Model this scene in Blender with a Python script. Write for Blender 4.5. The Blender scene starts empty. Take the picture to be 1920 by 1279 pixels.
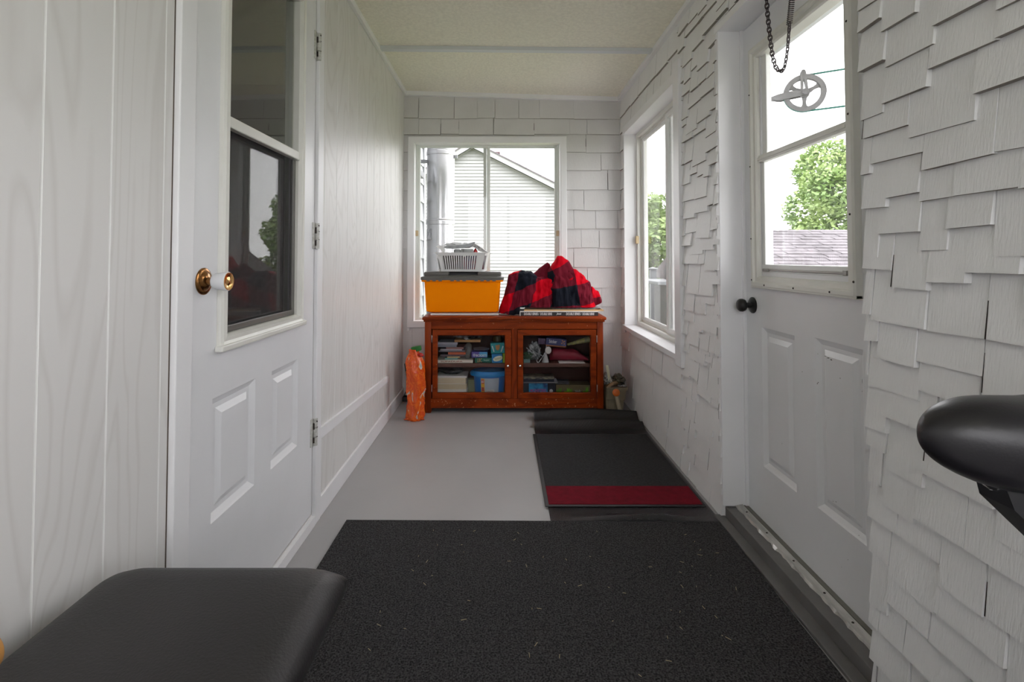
import bpy, bmesh, math, random
from mathutils import Vector, Matrix, noise

SC = bpy.context.scene
COL = SC.collection
# ------------------------------------------------------------------ camera, sky, exposure
TILT = math.radians(1.55)
FPX, CXP, HORIZON, EYE = 950.0, 943.0, 484.0, 1.12
CYP = HORIZON - FPX * math.tan(TILT)
cam = bpy.data.cameras.new('camera')
cam.sensor_fit = 'HORIZONTAL'; cam.sensor_width = 36.0
cam.lens = 36.0 * FPX / 1920.0
cam.shift_x = (960.0 - CXP) / 1920.0
cam.shift_y = (CYP - 639.5) / 1920.0
cam.clip_start = 0.02; cam.clip_end = 300
camo = bpy.data.objects.new('camera', cam); COL.objects.link(camo)
camo.location = (0, 0, EYE); camo.rotation_euler = (math.pi / 2 + TILT, 0, 0)
SC.camera = camo
W = bpy.data.worlds.new('overcast'); SC.world = W; W.use_nodes = True
bg = W.node_tree.nodes['Background']
bg.inputs[0].default_value = (0.985, 0.975, 1.0, 1); bg.inputs[1].default_value = 4.0
SC.view_settings.view_transform = 'Standard'; SC.view_settings.look = 'None'
SC.view_settings.exposure = 0.5; SC.view_settings.gamma = 1.0
SC.view_settings.use_curve_mapping = False
SC.cycles.max_bounces = 14; SC.cycles.diffuse_bounces = 10; SC.cycles.glossy_bounces = 4
SC.cycles.transparent_max_bounces = 24; SC.cycles.transmission_bounces = 6
SC.cycles.caustics_reflective = False; SC.cycles.caustics_refractive = False
SC.cycles.sample_clamp_indirect = 6.0


def at(px, py, Y):
    """point of the place seen at this spot of the photo, at depth Y (measuring helper)"""
    u = (px - CXP) / FPX; v = -(py - CYP) / FPX
    c, s = math.cos(TILT), math.sin(TILT)
    dy, dz = c - s * v, s + c * v
    t = Y / dy
    return Vector((u * t, Y, EYE + dz * t))


# ------------------------------------------------------------------ materials
def nodes_of(m):
    nt = m.node_tree
    return nt, nt.nodes, nt.links, nt.nodes['Principled BSDF']


def mat(name, col, rough=0.6, metal=0.0, spec=0.5, var=0.0, vscale=6.0, vstretch=(1, 1, 1), bump=0.0, bscale=60.0,
        bstretch=(1, 1, 1), col2=None, sheen=0.0, detail=4.0):
    m = bpy.data.materials.new(name); m.use_nodes = True
    nt, N, L, P = nodes_of(m)
    P.inputs['Base Color'].default_value = (*col, 1); P.inputs['Roughness'].default_value = rough
    P.inputs['Metallic'].default_value = metal; P.inputs['Specular IOR Level'].default_value = spec
    if sheen: P.inputs['Sheen Weight'].default_value = sheen
    tc = N.new('ShaderNodeTexCoord')
    if var or col2:
        mp = N.new('ShaderNodeMapping'); mp.inputs['Scale'].default_value = vstretch
        nz = N.new('ShaderNodeTexNoise'); nz.inputs['Scale'].default_value = vscale; nz.inputs['Detail'].default_value = detail
        cr = N.new('ShaderNodeValToRGB')
        c2 = col2 or tuple(max(0, c * (1 - var)) for c in col)
        cr.color_ramp.elements[0].position = 0.35; cr.color_ramp.elements[1].position = 0.65
        cr.color_ramp.elements[0].color = (*c2, 1); cr.color_ramp.elements[1].color = (*col, 1)
        L.new(tc.outputs['Object'], mp.inputs[0]); L.new(mp.outputs[0], nz.inputs['Vector'])
        L.new(nz.outputs['Fac'], cr.inputs[0]); L.new(cr.outputs[0], P.inputs['Base Color'])
    if bump:
        mp2 = N.new('ShaderNodeMapping'); mp2.inputs['Scale'].default_value = bstretch
        n2 = N.new('ShaderNodeTexNoise'); n2.inputs['Scale'].default_value = bscale; n2.inputs['Detail'].default_value = 4
        bp = N.new('ShaderNodeBump'); bp.inputs['Strength'].default_value = bump; bp.inputs['Distance'].default_value = 0.004
        L.new(tc.outputs['Object'], mp2.inputs[0]); L.new(mp2.outputs[0], n2.inputs['Vector'])
        L.new(n2.outputs['Fac'], bp.inputs['Height']); L.new(bp.outputs[0], P.inputs['Normal'])
    return m


def glass(name, tint=(1, 1, 1), ior=1.5, refl=1.0):
    m = bpy.data.materials.new(name); m.use_nodes = True
    nt = m.node_tree; N = nt.nodes; L = nt.links
    N.remove(N['Principled BSDF'])
    out = N['Material Output']
    t = N.new('ShaderNodeBsdfTransparent'); t.inputs[0].default_value = (*tint, 1)
    g = N.new('ShaderNodeBsdfGlossy'); g.inputs['Roughness'].default_value = 0.0; g.inputs[0].default_value = (refl, refl, refl, 1)
    f = N.new('ShaderNodeFresnel')
    ge = N.new('ShaderNodeNewGeometry'); io = N.new('ShaderNodeMix'); io.data_type = 'FLOAT'   # leaving a face reads as entering one
    io.inputs[2].default_value = ior; io.inputs[3].default_value = 1.0 / ior
    L.new(ge.outputs['Backfacing'], io.inputs[0]); L.new(io.outputs[0], f.inputs[0])
    mx = N.new('ShaderNodeMixShader')
    L.new(f.outputs[0], mx.inputs[0]); L.new(t.outputs[0], mx.inputs[1]); L.new(g.outputs[0], mx.inputs[2])
    L.new(mx.outputs[0], out.inputs[0])
    return m


def film(name, col, alpha, rough=0.15):
    m = bpy.data.materials.new(name); m.use_nodes = True
    nt, N, L, P = nodes_of(m)
    P.inputs['Base Color'].default_value = (*col, 1); P.inputs['Roughness'].default_value = rough
    P.inputs['Alpha'].default_value = alpha
    return m


def wood_mat(name, c1, c2, scale=3.0, dist=6.0, stretch=(1, 1, 0.12), rough=0.35, bump=0.05, det=3.0, wear=None, rings=14.0, hi=0.55, spec=0.5, worn=0.715):
    m = bpy.data.materials.new(name); m.use_nodes = True
    nt, N, L, P = nodes_of(m)
    P.inputs['Roughness'].default_value = rough
    tc = N.new('ShaderNodeTexCoord'); mp = N.new('ShaderNodeMapping'); mp.inputs['Scale'].default_value = stretch
    nz = N.new('ShaderNodeTexNoise'); nz.inputs['Scale'].default_value = scale; nz.inputs['Detail'].default_value = det
    nz.inputs['Distortion'].default_value = dist * 0.1
    sc = N.new('ShaderNodeMath'); sc.operation = 'MULTIPLY'; sc.inputs[1].default_value = rings
    fr = N.new('ShaderNodeMath'); fr.operation = 'PINGPONG'; fr.inputs[1].default_value = 1.0
    n2 = N.new('ShaderNodeTexNoise'); n2.inputs['Scale'].default_value = scale * 12; n2.inputs['Detail'].default_value = 3
    ad = N.new('ShaderNodeMath'); ad.operation = 'MULTIPLY'
    cr = N.new('ShaderNodeValToRGB')
    cr.color_ramp.elements[0].position = 0.0; cr.color_ramp.elements[1].position = hi; P.inputs['Specular IOR Level'].default_value = spec
    cr.color_ramp.elements[0].color = (*c2, 1); cr.color_ramp.elements[1].color = (*c1, 1)
    L.new(tc.outputs['Object'], mp.inputs[0]); L.new(mp.outputs[0], nz.inputs['Vector']); L.new(mp.outputs[0], n2.inputs['Vector'])
    L.new(nz.outputs['Fac'], sc.inputs[0]); L.new(sc.outputs[0], fr.inputs[0])
    L.new(fr.outputs[0], ad.inputs[0]); L.new(n2.outputs['Fac'], ad.inputs[1])
    ad2 = N.new('ShaderNodeMath'); ad2.operation = 'MULTIPLY'; ad2.inputs[1].default_value = 1.6
    L.new(ad.outputs[0], ad2.inputs[0]); L.new(ad2.outputs[0], cr.inputs[0])
    last = cr.outputs[0]
    if wear:
        n3 = N.new('ShaderNodeTexNoise'); n3.inputs['Scale'].default_value = 70; n3.inputs['Detail'].default_value = 3
        gt = N.new('ShaderNodeMath'); gt.operation = 'GREATER_THAN'; gt.inputs[1].default_value = worn
        mx = N.new('ShaderNodeMixRGB'); mx.inputs[2].default_value = (*wear, 1)
        L.new(tc.outputs['Object'], n3.inputs['Vector']); L.new(n3.outputs['Fac'], gt.inputs[0])
        L.new(gt.outputs[0], mx.inputs[0]); L.new(last, mx.inputs[1]); last = mx.outputs[0]
    L.new(last, P.inputs['Base Color'])
    if bump:
        bp = N.new('ShaderNodeBump'); bp.inputs['Strength'].default_value = bump; bp.inputs['Distance'].default_value = 0.003
        L.new(ad2.outputs[0], bp.inputs['Height']); L.new(bp.outputs[0], P.inputs['Normal'])
    return m


M = {}
M['shingle'] = mat('white_shingle_paint', (0.80, 0.80, 0.805), 0.5, var=0.05, vscale=5, bump=0.35, bscale=60, bstretch=(4, 4, 0.35))
M['paint'] = mat('white_trim_paint', (0.83, 0.83, 0.85), 0.38, var=0.05, vscale=3, bump=0.06, bscale=25)
M['doorpaint'] = mat('white_door_paint', (0.78, 0.785, 0.805), 0.38, var=0.05, vscale=2.5, bump=0.08, bscale=30)
M['doorpaint_l'] = mat('white_wood_door_paint', (0.80, 0.805, 0.83), 0.36, var=0.06, vscale=2.5, bump=0.12, bscale=25)
M['cream'] = mat('cream_vinyl_frame', (0.74, 0.735, 0.69), 0.4, var=0.05, vscale=8)
M['vinyl'] = mat('pale_green_vinyl', (0.74, 0.77, 0.73), 0.4)
M['vinylw'] = mat('white_vinyl', (0.80, 0.81, 0.80), 0.35)
M['panel'] = wood_mat('whitewashed_panelling', (0.71, 0.70, 0.69), (0.65, 0.635, 0.62), scale=2.6, dist=12, stretch=(1, 1.0, 0.22), rough=0.42, bump=0.02, det=2.0, rings=30.0, hi=0.34)
M['groove'] = mat('panel_groove', (0.80, 0.80, 0.79), 0.5)
M['ceil'] = mat('stippled_ceiling', (0.87, 0.845, 0.735), 0.8, var=0.10, vscale=55, bump=0.8, bscale=85)
M['floor'] = mat('grey_floor_paint', (0.40, 0.392, 0.396), 0.40, var=0.08, vscale=2.2, bump=0.08, bscale=40)
M['sill'] = mat('grey_sill_paint', (0.145, 0.14, 0.135), 0.45, var=0.2, vscale=9, bump=0.2, bscale=20)
M['alu'] = mat('worn_white_metal', (0.55, 0.54, 0.51), 0.35, metal=0.3, var=0.35, vscale=9, vstretch=(6, 1, 6), bump=0.2, bscale=30)
M['olive'] = mat('olive_weatherstrip', (0.17, 0.165, 0.14), 0.6)
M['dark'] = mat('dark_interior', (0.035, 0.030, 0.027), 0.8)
M['hingep'] = mat('chipped_hinge_paint', (0.62, 0.62, 0.60), 0.4, col2=(0.42, 0.41, 0.38), vscale=90)
M['darkgap'] = mat('dark_gap', (0.03, 0.022, 0.018), 0.9)
M['glass'] = glass('clear_glass', (0.98, 0.98, 0.98), 1.33)
M['sideglass'] = glass('side_window_glass', (0.93, 0.93, 0.93), 1.33)
M['doorglass'] = glass('storm_glass', (0.80, 0.82, 0.78), 1.75)
M['cabglass'] = glass('cabinet_glass', (0.95, 0.95, 0.95), 1.2)
M['screen'] = film('insect_screen', (0.035, 0.033, 0.034), 0.45, 0.7)
M['cherry'] = wood_mat('cherry_wood', (0.25, 0.036, 0.004), (0.15, 0.019, 0.002), scale=5, stretch=(0.25, 1, 1), rough=0.40, spec=0.13, wear=(0.5, 0.22, 0.1))
M['cherryworn'] = wood_mat('scuffed_cherry_wood', (0.25, 0.036, 0.004), (0.15, 0.019, 0.002), scale=5, stretch=(0.25, 1, 1), rough=0.40, spec=0.13, wear=(0.5, 0.22, 0.1), worn=0.675)
M['cherryv'] = wood_mat('cherry_wood_upright', (0.25, 0.036, 0.004), (0.15, 0.019, 0.002), scale=5, stretch=(1, 1, 0.2), rough=0.40, spec=0.13)
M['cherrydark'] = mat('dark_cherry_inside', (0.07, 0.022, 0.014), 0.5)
M['chrome'] = mat('chrome', (0.85, 0.85, 0.85), 0.12, metal=1)
M['steel'] = mat('stainless_flue', (0.62, 0.625, 0.64), 0.25, metal=0.9, var=0.15, vscale=6, vstretch=(1, 1, 0.1))
M['brass'] = mat('aged_brass', (0.42, 0.20, 0.07), 0.22, metal=1, var=0.5, vscale=60)
M['brassb'] = mat('polished_brass', (0.75, 0.45, 0.18), 0.15, metal=1)
M['frost'] = mat('frosted_knob', (0.72, 0.73, 0.75), 0.25)
M['black'] = mat('black_metal', (0.012, 0.012, 0.013), 0.3, metal=0.3)
M['chainm'] = mat('dark_chain_metal', (0.05, 0.035, 0.04), 0.5, metal=0.2)
M['castalu'] = mat('grey_cast_metal', (0.20, 0.195, 0.20), 0.5, metal=0.2, var=0.15, vscale=40)
M['cord'] = mat('green_cord', (0.02, 0.14, 0.11), 0.6)
M['leather'] = mat('black_vinyl', (0.026, 0.024, 0.0255), 0.48, var=0.25, vscale=5, bump=0.18, bscale=220, spec=0.4)
M['saddle'] = mat('soft_black_vinyl', (0.012, 0.011, 0.014), 0.34, bump=0.05, bscale=300)
M['blackplastic'] = mat('black_plastic', (0.014, 0.014, 0.017), 0.5)
M['tan'] = mat('tan_wood', (0.62, 0.30, 0.08), 0.4)
M['rug'] = mat('black_needle_carpet', (0.075, 0.073, 0.077), 0.95, col2=(0.012, 0.0115, 0.012), vscale=190, bump=1.0, bscale=240, spec=0.15)
M['matgrey'] = mat('charcoal_pile', (0.036, 0.036, 0.039), 0.95, var=0.35, vscale=90, bump=0.4, bscale=200, spec=0.2)
M['matred'] = mat('red_pile', (0.185, 0.004, 0.016), 0.95, var=0.25, vscale=30, bump=0.4, bscale=200, spec=0.2)
M['rubber'] = mat('black_rubber', (0.018, 0.018, 0.0195), 0.30, spec=0.7)
M['yellow'] = mat('yellow_plastic', (1.0, 0.27, 0.0), 0.5, spec=0.04)
M['lid'] = mat('grey_brown_plastic', (0.105, 0.10, 0.092), 0.45)
M['whiteplastic'] = mat('white_plastic', (0.74, 0.74, 0.74), 0.35)
M['paper'] = mat('white_paper', (0.78, 0.78, 0.76), 0.6)
M['news'] = mat('grey_newsprint', (0.42, 0.44, 0.46), 0.7, var=0.3, vscale=20)
M['boxblack'] = mat('black_card', (0.02, 0.02, 0.022), 0.5)
M['board'] = mat('pale_wood_board', (0.62, 0.42, 0.21), 0.5)
M['white'] = mat('white_print', (0.85, 0.85, 0.85), 0.5)
M['grass'] = mat('grass', (0.22, 0.26, 0.12), 0.9, var=0.4, vscale=3)
M['bark'] = mat('bark', (0.12, 0.09, 0.06), 0.9)
M['leaf'] = mat('leaf_green', (0.33, 0.43, 0.16), 0.5, col2=(0.20, 0.31, 0.10), vscale=1.3)
M['leaf2'] = mat('leaf_deep_green', (0.17, 0.30, 0.09), 0.6, col2=(0.08, 0.17, 0.045), vscale=1.1)
for k in ('leaf', 'leaf2'):
    nt, N_, L_, P_ = nodes_of(M[k])
    P_.inputs['Subsurface Weight'].default_value = 0.0
M['siding'] = mat('white_vinyl_siding', (0.33, 0.335, 0.33), 0.5)
M['extw'] = mat('white_exterior_paint', (0.45, 0.46, 0.475), 0.5)
M['roofsh'] = mat('grey_roof_shingle', (0.17, 0.155, 0.165), 0.85, var=0.4, vscale=4, bump=0.4, bscale=60)
M['brick'] = mat('dark_brick', (0.16, 0.10, 0.11), 0.8, var=0.4, vscale=20)
M['railm'] = mat('grey_rail_paint', (0.22, 0.24, 0.25), 0.5)
M['deck'] = mat('deck_boards', (0.50, 0.49, 0.47), 0.7, var=0.2, vscale=5)


# ------------------------------------------------------------------ mesh helpers
class MB:
    def __init__(s):
        s.bm = bmesh.new(); s.mi = 0

    def face(s, pts):
        f = s.bm.faces.new([s.bm.verts.new(p) for p in pts]); f.material_index = s.mi
        return f

    def box(s, x0, x1, y0, y1, z0, z1, bev=0.0, seg=2, mtx=None):
        if x0 > x1: x0, x1 = x1, x0
        if y0 > y1: y0, y1 = y1, y0
        if z0 > z1: z0, z1 = z1, z0
        v = [s.bm.verts.new((x, y, z)) for z in (z0, z1) for y in (y0, y1) for x in (x0, x1)]
        fs = []
        for idx in ((0, 2, 3, 1), (4, 5, 7, 6), (0, 1, 5, 4), (2, 6, 7, 3), (0, 4, 6, 2), (1, 3, 7, 5)):
            f = s.bm.faces.new([v[i] for i in idx]); f.material_index = s.mi; fs.append(f)
        if bev > 0:
            es = list({e for f in fs for e in f.edges})
            r = bmesh.ops.bevel(s.bm, geom=es, offset=bev, segments=seg, profile=0.5, affect='EDGES')
            vs = {w for f in r['faces'] for w in f.verts}
            for f in r['faces']: f.material_index = s.mi
            if mtx is not None: bmesh.ops.transform(s.bm, matrix=mtx, verts=list(vs))
        elif mtx is not None:
            bmesh.ops.transform(s.bm, matrix=mtx, verts=v)
        return s

    def prism(s, poly, vec, cap=True):
        """poly: list of points, extruded by vec"""
        vec = Vector(vec)
        a = [s.bm.verts.new(p) for p in poly]; b = [s.bm.verts.new(Vector(p) + vec) for p in poly]
        n = len(a)
        for i in range(n):
            f = s.bm.faces.new((a[i], a[(i + 1) % n], b[(i + 1) % n], b[i])); f.material_index = s.mi
        if cap:
            f = s.bm.faces.new(list(reversed(a))); f.material_index = s.mi
            f = s.bm.faces.new(b); f.material_index = s.mi
        return s

    def loft(s, rings, closed=True, cap=True):
        R = [[s.bm.verts.new(p) for p in r] for r in rings]
        n = len(R[0])
        for i in range(len(R) - 1):
            for j in range(n if closed else n - 1):
                f = s.bm.faces.new((R[i][j], R[i][(j + 1) % n], R[i + 1][(j + 1) % n], R[i + 1][j])); f.material_index = s.mi
        if cap and closed:
            f = s.bm.faces.new(list(reversed(R[0]))); f.material_index = s.mi
            f = s.bm.faces.new(R[-1]); f.material_index = s.mi
        return R

    def lathe(s, prof, origin=(0, 0, 0), axis=(0, 0, 1), n=32, cap=True):
        """prof: list of (radius, height along axis)"""
        ax = Vector(axis).normalized(); q = Vector((0, 0, 1)).rotation_difference(ax); o = Vector(origin)
        rings = [[o + q @ Vector((r * math.cos(2 * math.pi * k / n), r * math.sin(2 * math.pi * k / n), h)) for k in range(n)] for r, h in prof]
        s.loft(rings, True, cap); return s

    def tube(s, pts, r, n=10, closed=False, cap=True):
        pts = [Vector(p) for p in pts]; m = len(pts); rings = []
        up = None
        for i, p in enumerate(pts):
            if closed: t = (pts[(i + 1) % m] - pts[i - 1]).normalized()
            else: t = (pts[min(i + 1, m - 1)] - pts[max(i - 1, 0)]).normalized()
            if up is None:
                up = Vector((0, 0, 1)) if abs(t.z) < 0.9 else Vector((1, 0, 0))
            a = t.cross(up).normalized(); up = a.cross(t).normalized()
            rr = r(i / (m - 1)) if callable(r) else r
            rings.append([p + a * rr * math.cos(2 * math.pi * k / n) + up * rr * math.sin(2 * math.pi * k / n) for k in range(n)])
        if closed:
            rings.append(rings[0]); s.loft(rings, True, False)
            bmesh.ops.remove_doubles(s.bm, verts=s.bm.verts, dist=1e-6)
        else: s.loft(rings, True, cap)
        return s

    def grid(s, fn, nu, nv, uv=None):
        V = [[s.bm.verts.new(fn(i / nu, j / nv)) for j in range(nv + 1)] for i in range(nu + 1)]
        lay = s.bm.loops.layers.uv.verify() if uv else None
        for i in range(nu):
            for j in range(nv):
                f = s.bm.faces.new((V[i][j], V[i + 1][j], V[i + 1][j + 1], V[i][j + 1])); f.material_index = s.mi
                if uv:
                    for lp, (a, b) in zip(f.loops, ((i, j), (i + 1, j), (i + 1, j + 1), (i, j + 1))):
                        lp[lay].uv = uv(a / nu, b / nv, V[a][b].co)
        return V

    def blob(s, c, size, seed=0, amp=0.3, freq=2.0, sub=3, flat=0.0, clip=None):
        r = bmesh.ops.create_icosphere(s.bm, subdivisions=sub, radius=1.0)
        off = Vector((seed * 3.7, seed * 1.9, seed * 5.3))
        for v in r['verts']:
            d = v.co.normalized()
            k = 1 + amp * noise.noise(d * freq + off) + amp * 0.6 * noise.noise(d * freq * 2.7 + off)
            p = Vector((d.x * size[0] * k, d.y * size[1] * k, d.z * size[2] * k))
            if flat and p.z < -size[2] * flat: p.z = -size[2] * flat
            v.co = Vector(c) + p
            if clip: v.co = Vector([min(max(v.co[i], clip[i][0]), clip[i][1]) for i in range(3)])
        for v in r['verts']:
            for f in v.link_faces: f.material_index = s.mi
        return s

    def build(s, name, mats, parent=None, smooth=None, loc=None, fix=True):
        if fix: bmesh.ops.recalc_face_normals(s.bm, faces=s.bm.faces)
        me = bpy.data.meshes.new(name)
        if loc is None and parent is None:
            xs = [v.co for v in s.bm.verts]
            mn = [min(c[i] for c in xs) for i in range(3)]; mx = [max(c[i] for c in xs) for i in range(3)]
            loc = Vector(((mn[0] + mx[0]) / 2, (mn[1] + mx[1]) / 2, mn[2]))
        base = wloc(parent) if parent is not None else Vector(loc)
        for v in s.bm.verts: v.co -= base
        s.bm.to_mesh(me); s.bm.free()
        for m in (mats if isinstance(mats, (list, tuple)) else [mats]): me.materials.append(m)
        if smooth is not None:
            for p in me.polygons: p.use_smooth = True
            me.set_sharp_from_angle(angle=math.radians(smooth))
        o = bpy.data.objects.new(name, me); COL.objects.link(o)
        if parent is not None: o.parent = parent
        else: o.location = base
        return o


def wloc(o):
    v = Vector((0, 0, 0))
    while o is not None: v += o.location; o = o.parent
    return v


def tag(o, label, cat, group=None, kind=None):
    o['label'] = label; o['category'] = cat
    if group: o['group'] = group
    if kind: o['kind'] = kind
    return o


def root(name, loc, label=None, cat=None, group=None, kind=None):
    o = bpy.data.objects.new(name, None); COL.objects.link(o); o.location = loc; o.empty_display_size = 0.05
    if label: tag(o, label, cat, group)
    if kind: o['kind'] = kind
    return o


def struct(o):
    o['kind'] = 'structure'; return o


def lettering(body, x0, x1, z0, z1, y, m, parent, name='lettering', shear=0.0, rotz=0.0, bold=0.0, axis='y'):
    """flat letters filling a box on a surface that faces the room (-Y)"""
    cu = bpy.data.curves.new(name, 'FONT'); cu.body = body; cu.extrude = 0.0; cu.shear = shear; cu.offset = bold
    o = bpy.data.objects.new(name, cu); COL.objects.link(o)
    dg = bpy.context.evaluated_depsgraph_get(); dg.update()
    me = bpy.data.meshes.new_from_object(o.evaluated_get(dg))
    bpy.data.objects.remove(o)
    xs = [v.co.x for v in me.vertices]; ys = [v.co.y for v in me.vertices]
    ax, bx_, ay, by = min(xs), max(xs), min(ys), max(ys)
    base = wloc(parent); cxm, czm = (x0 + x1) / 2, (z0 + z1) / 2
    for v in me.vertices:
        lx = x0 + (v.co.x - ax) / (bx_ - ax) * (x1 - x0) - cxm; lz = z0 + (v.co.y - ay) / (by - ay) * (z1 - z0) - czm
        c, s_ = math.cos(rotz), math.sin(rotz)
        v.co = Vector((cxm + lx * c - lz * s_, y, czm + lx * s_ + lz * c)) - base
    me.materials.clear(); me.materials.append(m)
    t = bpy.data.objects.new(name, me); COL.objects.link(t); t.parent = parent
    return t


def rects_minus(r, holes):
    out = [r]
    for h in holes:
        nx = []
        for (a, b, c, d) in out:
            ha, hb, hc, hd = h
            if hb <= a or ha >= b or hd <= c or hc >= d: nx.append((a, b, c, d)); continue
            if ha > a: nx.append((a, ha, c, d))
            if hb < b: nx.append((hb, b, c, d))
            m0, m1 = max(a, ha), min(b, hb)
            if hc > c: nx.append((m0, m1, c, hc))
            if hd < d: nx.append((m0, m1, hd, d))
        out = nx
    return [q for q in out if q[1] - q[0] > 0.004 and q[3] - q[2] > 0.004]


def shingles(b, f, u0, u1, courses, top, holes, w, stag, rng, t=0.014, lap=1.55, jit=0.0025, gap=(0.0008, 0.003), crack=0.3):
    """overlapping tapered shingles; f(u, d, z) puts a point d out of the wall"""
    for i, z in enumerate(courses):
        ex = (courses[i + 1] if i + 1 < len(courses) else top) - z
        u = u0 - rng.uniform(0, w[1])
        while u < u1:
            wd = rng.uniform(*w); g = rng.uniform(*gap)
            a, c = max(u, u0), min(u + wd - g, u1); u += wd
            if c - a < 0.012: continue
            zb = max(z - rng.choice(stag) + rng.uniform(-0.003, 0.003), 0.004)
            zt = min(z + ex * lap + rng.uniform(0, .01), top)
            tt = t * rng.uniform(0.85, 1.15); j0, j1 = rng.uniform(-jit, jit), rng.uniform(-jit, jit)
            full = max(zt - zb, ex)
            for (ra, rc, rz0, rz1) in rects_minus((a, c, zb, zt), holes):
                d0 = 0.0015 + tt * max(0, (zb + full - rz0)) / full; d1 = 0.0015 + tt * max(0, (zb + full - rz1)) / full
                k0, k1 = (j0, j1) if rz0 == zb else (0, 0)
                P = [f(ra, -0.003, rz0 + k0), f(rc, -0.003, rz0 + k1), f(rc, d0, rz0 + k1), f(ra, d0, rz0 + k0),
                     f(ra, -0.003, rz1), f(rc, -0.003, rz1), f(rc, d1, rz1), f(ra, d1, rz1)]
                V = [b.bm.verts.new(p) for p in P]
                for ix in ((0, 1, 2, 3), (3, 2, 6, 7), (0, 3, 7, 4), (1, 5, 6, 2)):
                    fc = b.bm.faces.new([V[q] for q in ix]); fc.material_index = 1 if ix == (0, 1, 2, 3) else 0
            if rng.random() < crack and c < u1 - 0.01:                 # open joint beside the shingle, bare wood showing
                cw = rng.uniform(0.0012, 0.0032); z0_ = zb + ex * rng.choice((0.0, 0.0, 0.3)); z1_ = zb + ex * rng.uniform(0.7, 1.0)
                dd = 0.0018 + tt * 0.5; d2 = 0.0018 + tt * 0.93
                for (ra, rc, rz0, rz1) in rects_minus((c - 0.0045, c + 0.0045, z0_, z1_), holes):
                    if rc - ra < 0.008: continue
                    h = lambda z: 0.0015 + tt * (zb + full - z) / full + 0.0004
                    q = b.bm.faces.new([b.bm.verts.new(p) for p in (f(c - cw, h(rz0), rz0), f(c + cw * 0.3, h(rz0), rz0), f(c + cw * 0.2, h(rz1), rz1), f(c - cw * 0.6, h(rz1), rz1))]); q.material_index = 2


M['darkened'] = mat('shaded_shingle_edge', (0.30, 0.275, 0.25), 0.8)  # undersides coloured darker to carry the shade line below each shingle
SHW = [M['shingle'], M['darkened'], M['darkgap']]
XL, XR, YB = -0.80, 0.962, 4.082          # left wall face, right wall sheathing, back wall sheathing
YF = -1.7                                 # wall behind the camera
DOOR2 = (1.325, 2.212, -0.1, 2.118)       # y0 y1 z0 z1 of the opening in the right wall
WIN2 = (2.72, 3.94, 0.60, 2.09)
ADDED_WIN4 = (-1.50, 0.10, 0.95, 2.26)  # unseen side opening, added for more daylight
WIN1 = (-0.715, 0.462, 0.60, 2.065)       # x0 x1 z0 z1 in the back wall
DOOR1 = (1.28, 2.148, 0.05, 2.27)
rng = random.Random(4)


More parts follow.
